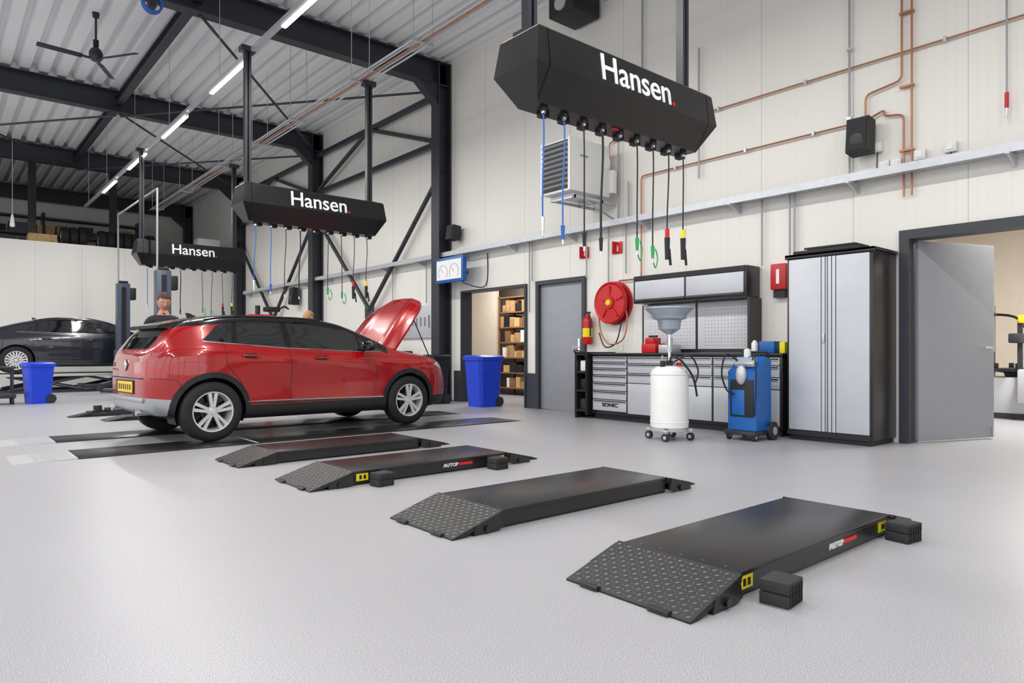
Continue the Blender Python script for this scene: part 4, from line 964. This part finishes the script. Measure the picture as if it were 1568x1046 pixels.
# ---------------------------------------------------------------- people
def person(name,loc,rz,hair,shirt='shirt'):
    root=bpy.data.objects.new(name,None); scene.collection.objects.link(root)
    V=[((0,.0,.99),.125),((0,.0,1.14),.12),((0,-.015,1.32),.145),((0,0,1.45),.10),((0,0,1.515),.058),((0,-.012,1.60),.052),
       ((.165,0,1.43),.072),((.245,.02,1.17),.050),((.20,-.22,1.10),.033),
       ((-.165,0,1.43),.072),((-.245,.02,1.17),.050),((-.20,-.22,1.10),.033),
       ((.095,0,.92),.10),((.105,-.015,.50),.062),((.11,.02,.10),.045),((.12,-.13,.045),.04),
       ((-.095,0,.92),.10),((-.105,-.015,.50),.062),((-.11,.02,.10),.045),((-.12,-.13,.045),.04)]
    E=[(0,1),(1,2),(2,3),(3,4),(4,5),(3,6),(6,7),(7,8),(3,9),(9,10),(10,11),(0,12),(12,13),(13,14),(14,15),(0,16),(16,17),(17,18),(18,19)]
    me=bpy.data.meshes.new('tmp'); me.from_pydata([v[0] for v in V],E,[])
    o=bpy.data.objects.new('tmp',me); scene.collection.objects.link(o)
    o.modifiers.new('skin','SKIN'); 
    for i,v in enumerate(V): me.skin_vertices[0].data[i].radius=(v[1],v[1]*(.85 if i<4 else 1))
    me.skin_vertices[0].data[0].use_root=True
    s=o.modifiers.new('sub','SUBSURF'); s.levels=2; s.render_levels=2
    dg=bpy.context.evaluated_depsgraph_get(); nm=bpy.data.meshes.new_from_object(o.evaluated_get(dg))
    bpy.data.objects.remove(o)
    for k in (shirt,'trousers','black_plastic','skin'): nm.materials.append(M[k])
    for p in nm.polygons:
        c=p.center; p.use_smooth=True
        p.material_index=3 if c.z>1.505 and abs(c.x)<.09 else 3 if (abs(c.x)>.15 and c.y<-.19 and c.z>.9) else 0 if c.z>.97 else 2 if c.z<.12 else 1
    bo=bpy.data.objects.new('body',nm); scene.collection.objects.link(bo); bo.parent=root
    b=MB()
    for s in (-1,1):
        w=Vector((s*.20,-.235,1.098)); b.box(w+Vector((-s*.002,-.045,-.003)),(.078,.085,.026),'skin',bev=.011)
        for k,(dx,l) in enumerate(((-.03,.068),(-.01,.078),(.01,.073),(.03,.056))):
            p=w+Vector((dx*-s*1,-.083,0)); b.sweep([p,p+Vector((0,-l*.45,-.002)),p+Vector((0,-l*.78,-.014)),p+Vector((0,-l,-.032))],[.0095,.009,.0085,.006],'skin',8)
        p=w+Vector((-s*.035,-.02,0)); b.sweep([p,p+Vector((-s*.028,-.028,-.004)),p+Vector((-s*.036,-.058,-.012))],[.012,.011,.008],'skin',8)
        b.sweep([(s*.2,-.18,1.11),w+Vector((0,-.02,0))],[.034,.029],'skin',12)
    b.done('hands',parent=root)
    b=MB(); i=b.mi('skin'); r=bmesh.ops.create_uvsphere(b.bm,u_segments=48,v_segments=36,radius=1)
    g=lambda d,s: math.exp(-(d/s)**2)
    def shape(p):
        x,y,z=p; X=x*.077; Y=y*.096; Z=z*.118
        if z<0: X*=1-.28*(-z)**1.5; Y=Y*(1-.12*(-z)) if Y<0 else Y*(1-.35*(-z))
        if y<0:
            f=1 if y<-.2 else 0
            Y-=f*(.026*g(x,.16)*g(z+.17,.14)+.016*g(x,.12)*g(z-.0,.20))
            Y+=f*.010*(g(x-.42,.20)+g(x+.42,.20))*g(z-.04,.13)
            Y-=f*.006*(g(x-.4,.3)+g(x+.4,.3))*g(z-.22,.09)
            Y-=f*.007*g(x,.28)*g(z+.47,.10); Y-=f*.010*g(x,.3)*g(z+.85,.16)
            Y+=f*.004*g(x,.3)*g(z+.62,.06)
        return Vector((X,Y,Z))
    for v in r['verts']: v.co=shape(v.co)
    for f in b.bm.faces: f.material_index=i
    for s in (-1,1):
        b.ell((s*.031,-.078,.004),(.0125,.010,.0085),'eye',12,8); b.ell((s*.031,-.0872,.003),(.0055,.003,.0055),'black_plastic',10,6)
        b.sweep([(s*.014,-.092,.022),(s*.031,-.092,.027),(s*.048,-.080,.022)],[.003,.004,.002],hair,6)
        b.ell((s*.078,.008,-.005),(.010,.020,.033),'skin',12,10); b.ell((s*.084,.004,-.003),(.005,.011,.02),'lip',10,8)
    b.ell((0,-.0885,-.0535),(.024,.008,.0045),'lip',14,8); b.ell((0,-.0885,-.0605),(.020,.008,.005),'lip',14,8)
    r=bmesh.ops.create_uvsphere(b.bm,u_segments=40,v_segments=28,radius=1); hi=b.mi(hair); kill=[]
    for v in r['verts']:
        x,y,z=v.co; q=shape(v.co); front=(y<-.25 and z<.46) or (y<.15 and z<.16) or (y<.5 and z<-.1) or z<-.38
        lift=1.07+.03*math.sin(9*x+4*y)*math.sin(7*z+3*x)+.08*max(0,z)
        if front: kill.append(v)
        v.co=Vector((q.x*lift,q.y*lift-(.005 if y<0 else 0),q.z*lift+(.008 if z>.5 else 0)))
    for v in r['verts']:
        for f in v.link_faces: f.material_index=hi
    bmesh.ops.delete(b.bm,geom=kill,context='VERTS')
    h=b.done('head',parent=root,angle=80); h.location=(0,-.025,1.672); h.rotation_euler=(math.radians(16),0,math.radians(8))
    b=MB(); b.lathe([(.075,0),(.068,.03),(.064,.05),(.07,.05),(.082,.0)],(0,.0,1.475),(0,0,1),shirt,24); b.done('collar',parent=root)
    root.location=loc; root.rotation_euler=(0,0,rz)
person('mechanic',(2.42,10.15,0),math.radians(-8),'hair'); person('mechanic',(5.6,12.75,-.0),math.radians(60),'hair_blond')

# ---------------------------------------------------------------- lights
def area(name,loc,rot,sx,sy,e,col=(1,1,1)):
    l=bpy.data.lights.new(name,'AREA'); l.shape='RECTANGLE'; l.size=sx; l.size_y=sy; l.energy=e; l.color=col
    o=bpy.data.objects.new(name,l); o.location=loc; o.rotation_euler=rot; scene.collection.objects.link(o)
area('storeroom_fill',(9.4,11.5,2.95),(0,0,0),.3,1.5,65,(1,.97,.93)); area('tyre_room_fill',(11,1.8,3.35),(0,0,0),1.5,.3,230,(1,.98,.95))  # unseen fill lights, added to brighten the two side rooms
w=bpy.data.worlds.new('world'); scene.world=w; w.use_nodes=True
bg=w.node_tree.nodes['Background']; bg.inputs['Color'].default_value=(.95,.97,1,1); bg.inputs['Strength'].default_value=1.85

# ---------------------------------------------------------------- camera
cam=bpy.data.cameras.new('camera'); co=bpy.data.objects.new('camera',cam); scene.collection.objects.link(co)
co.location=(0,0,1.0); co.rotation_euler=(pi/2,0,-math.radians(40.45)); cam.lens=24; cam.sensor_width=36; cam.shift_y=.0102; cam.clip_end=200
scene.camera=co
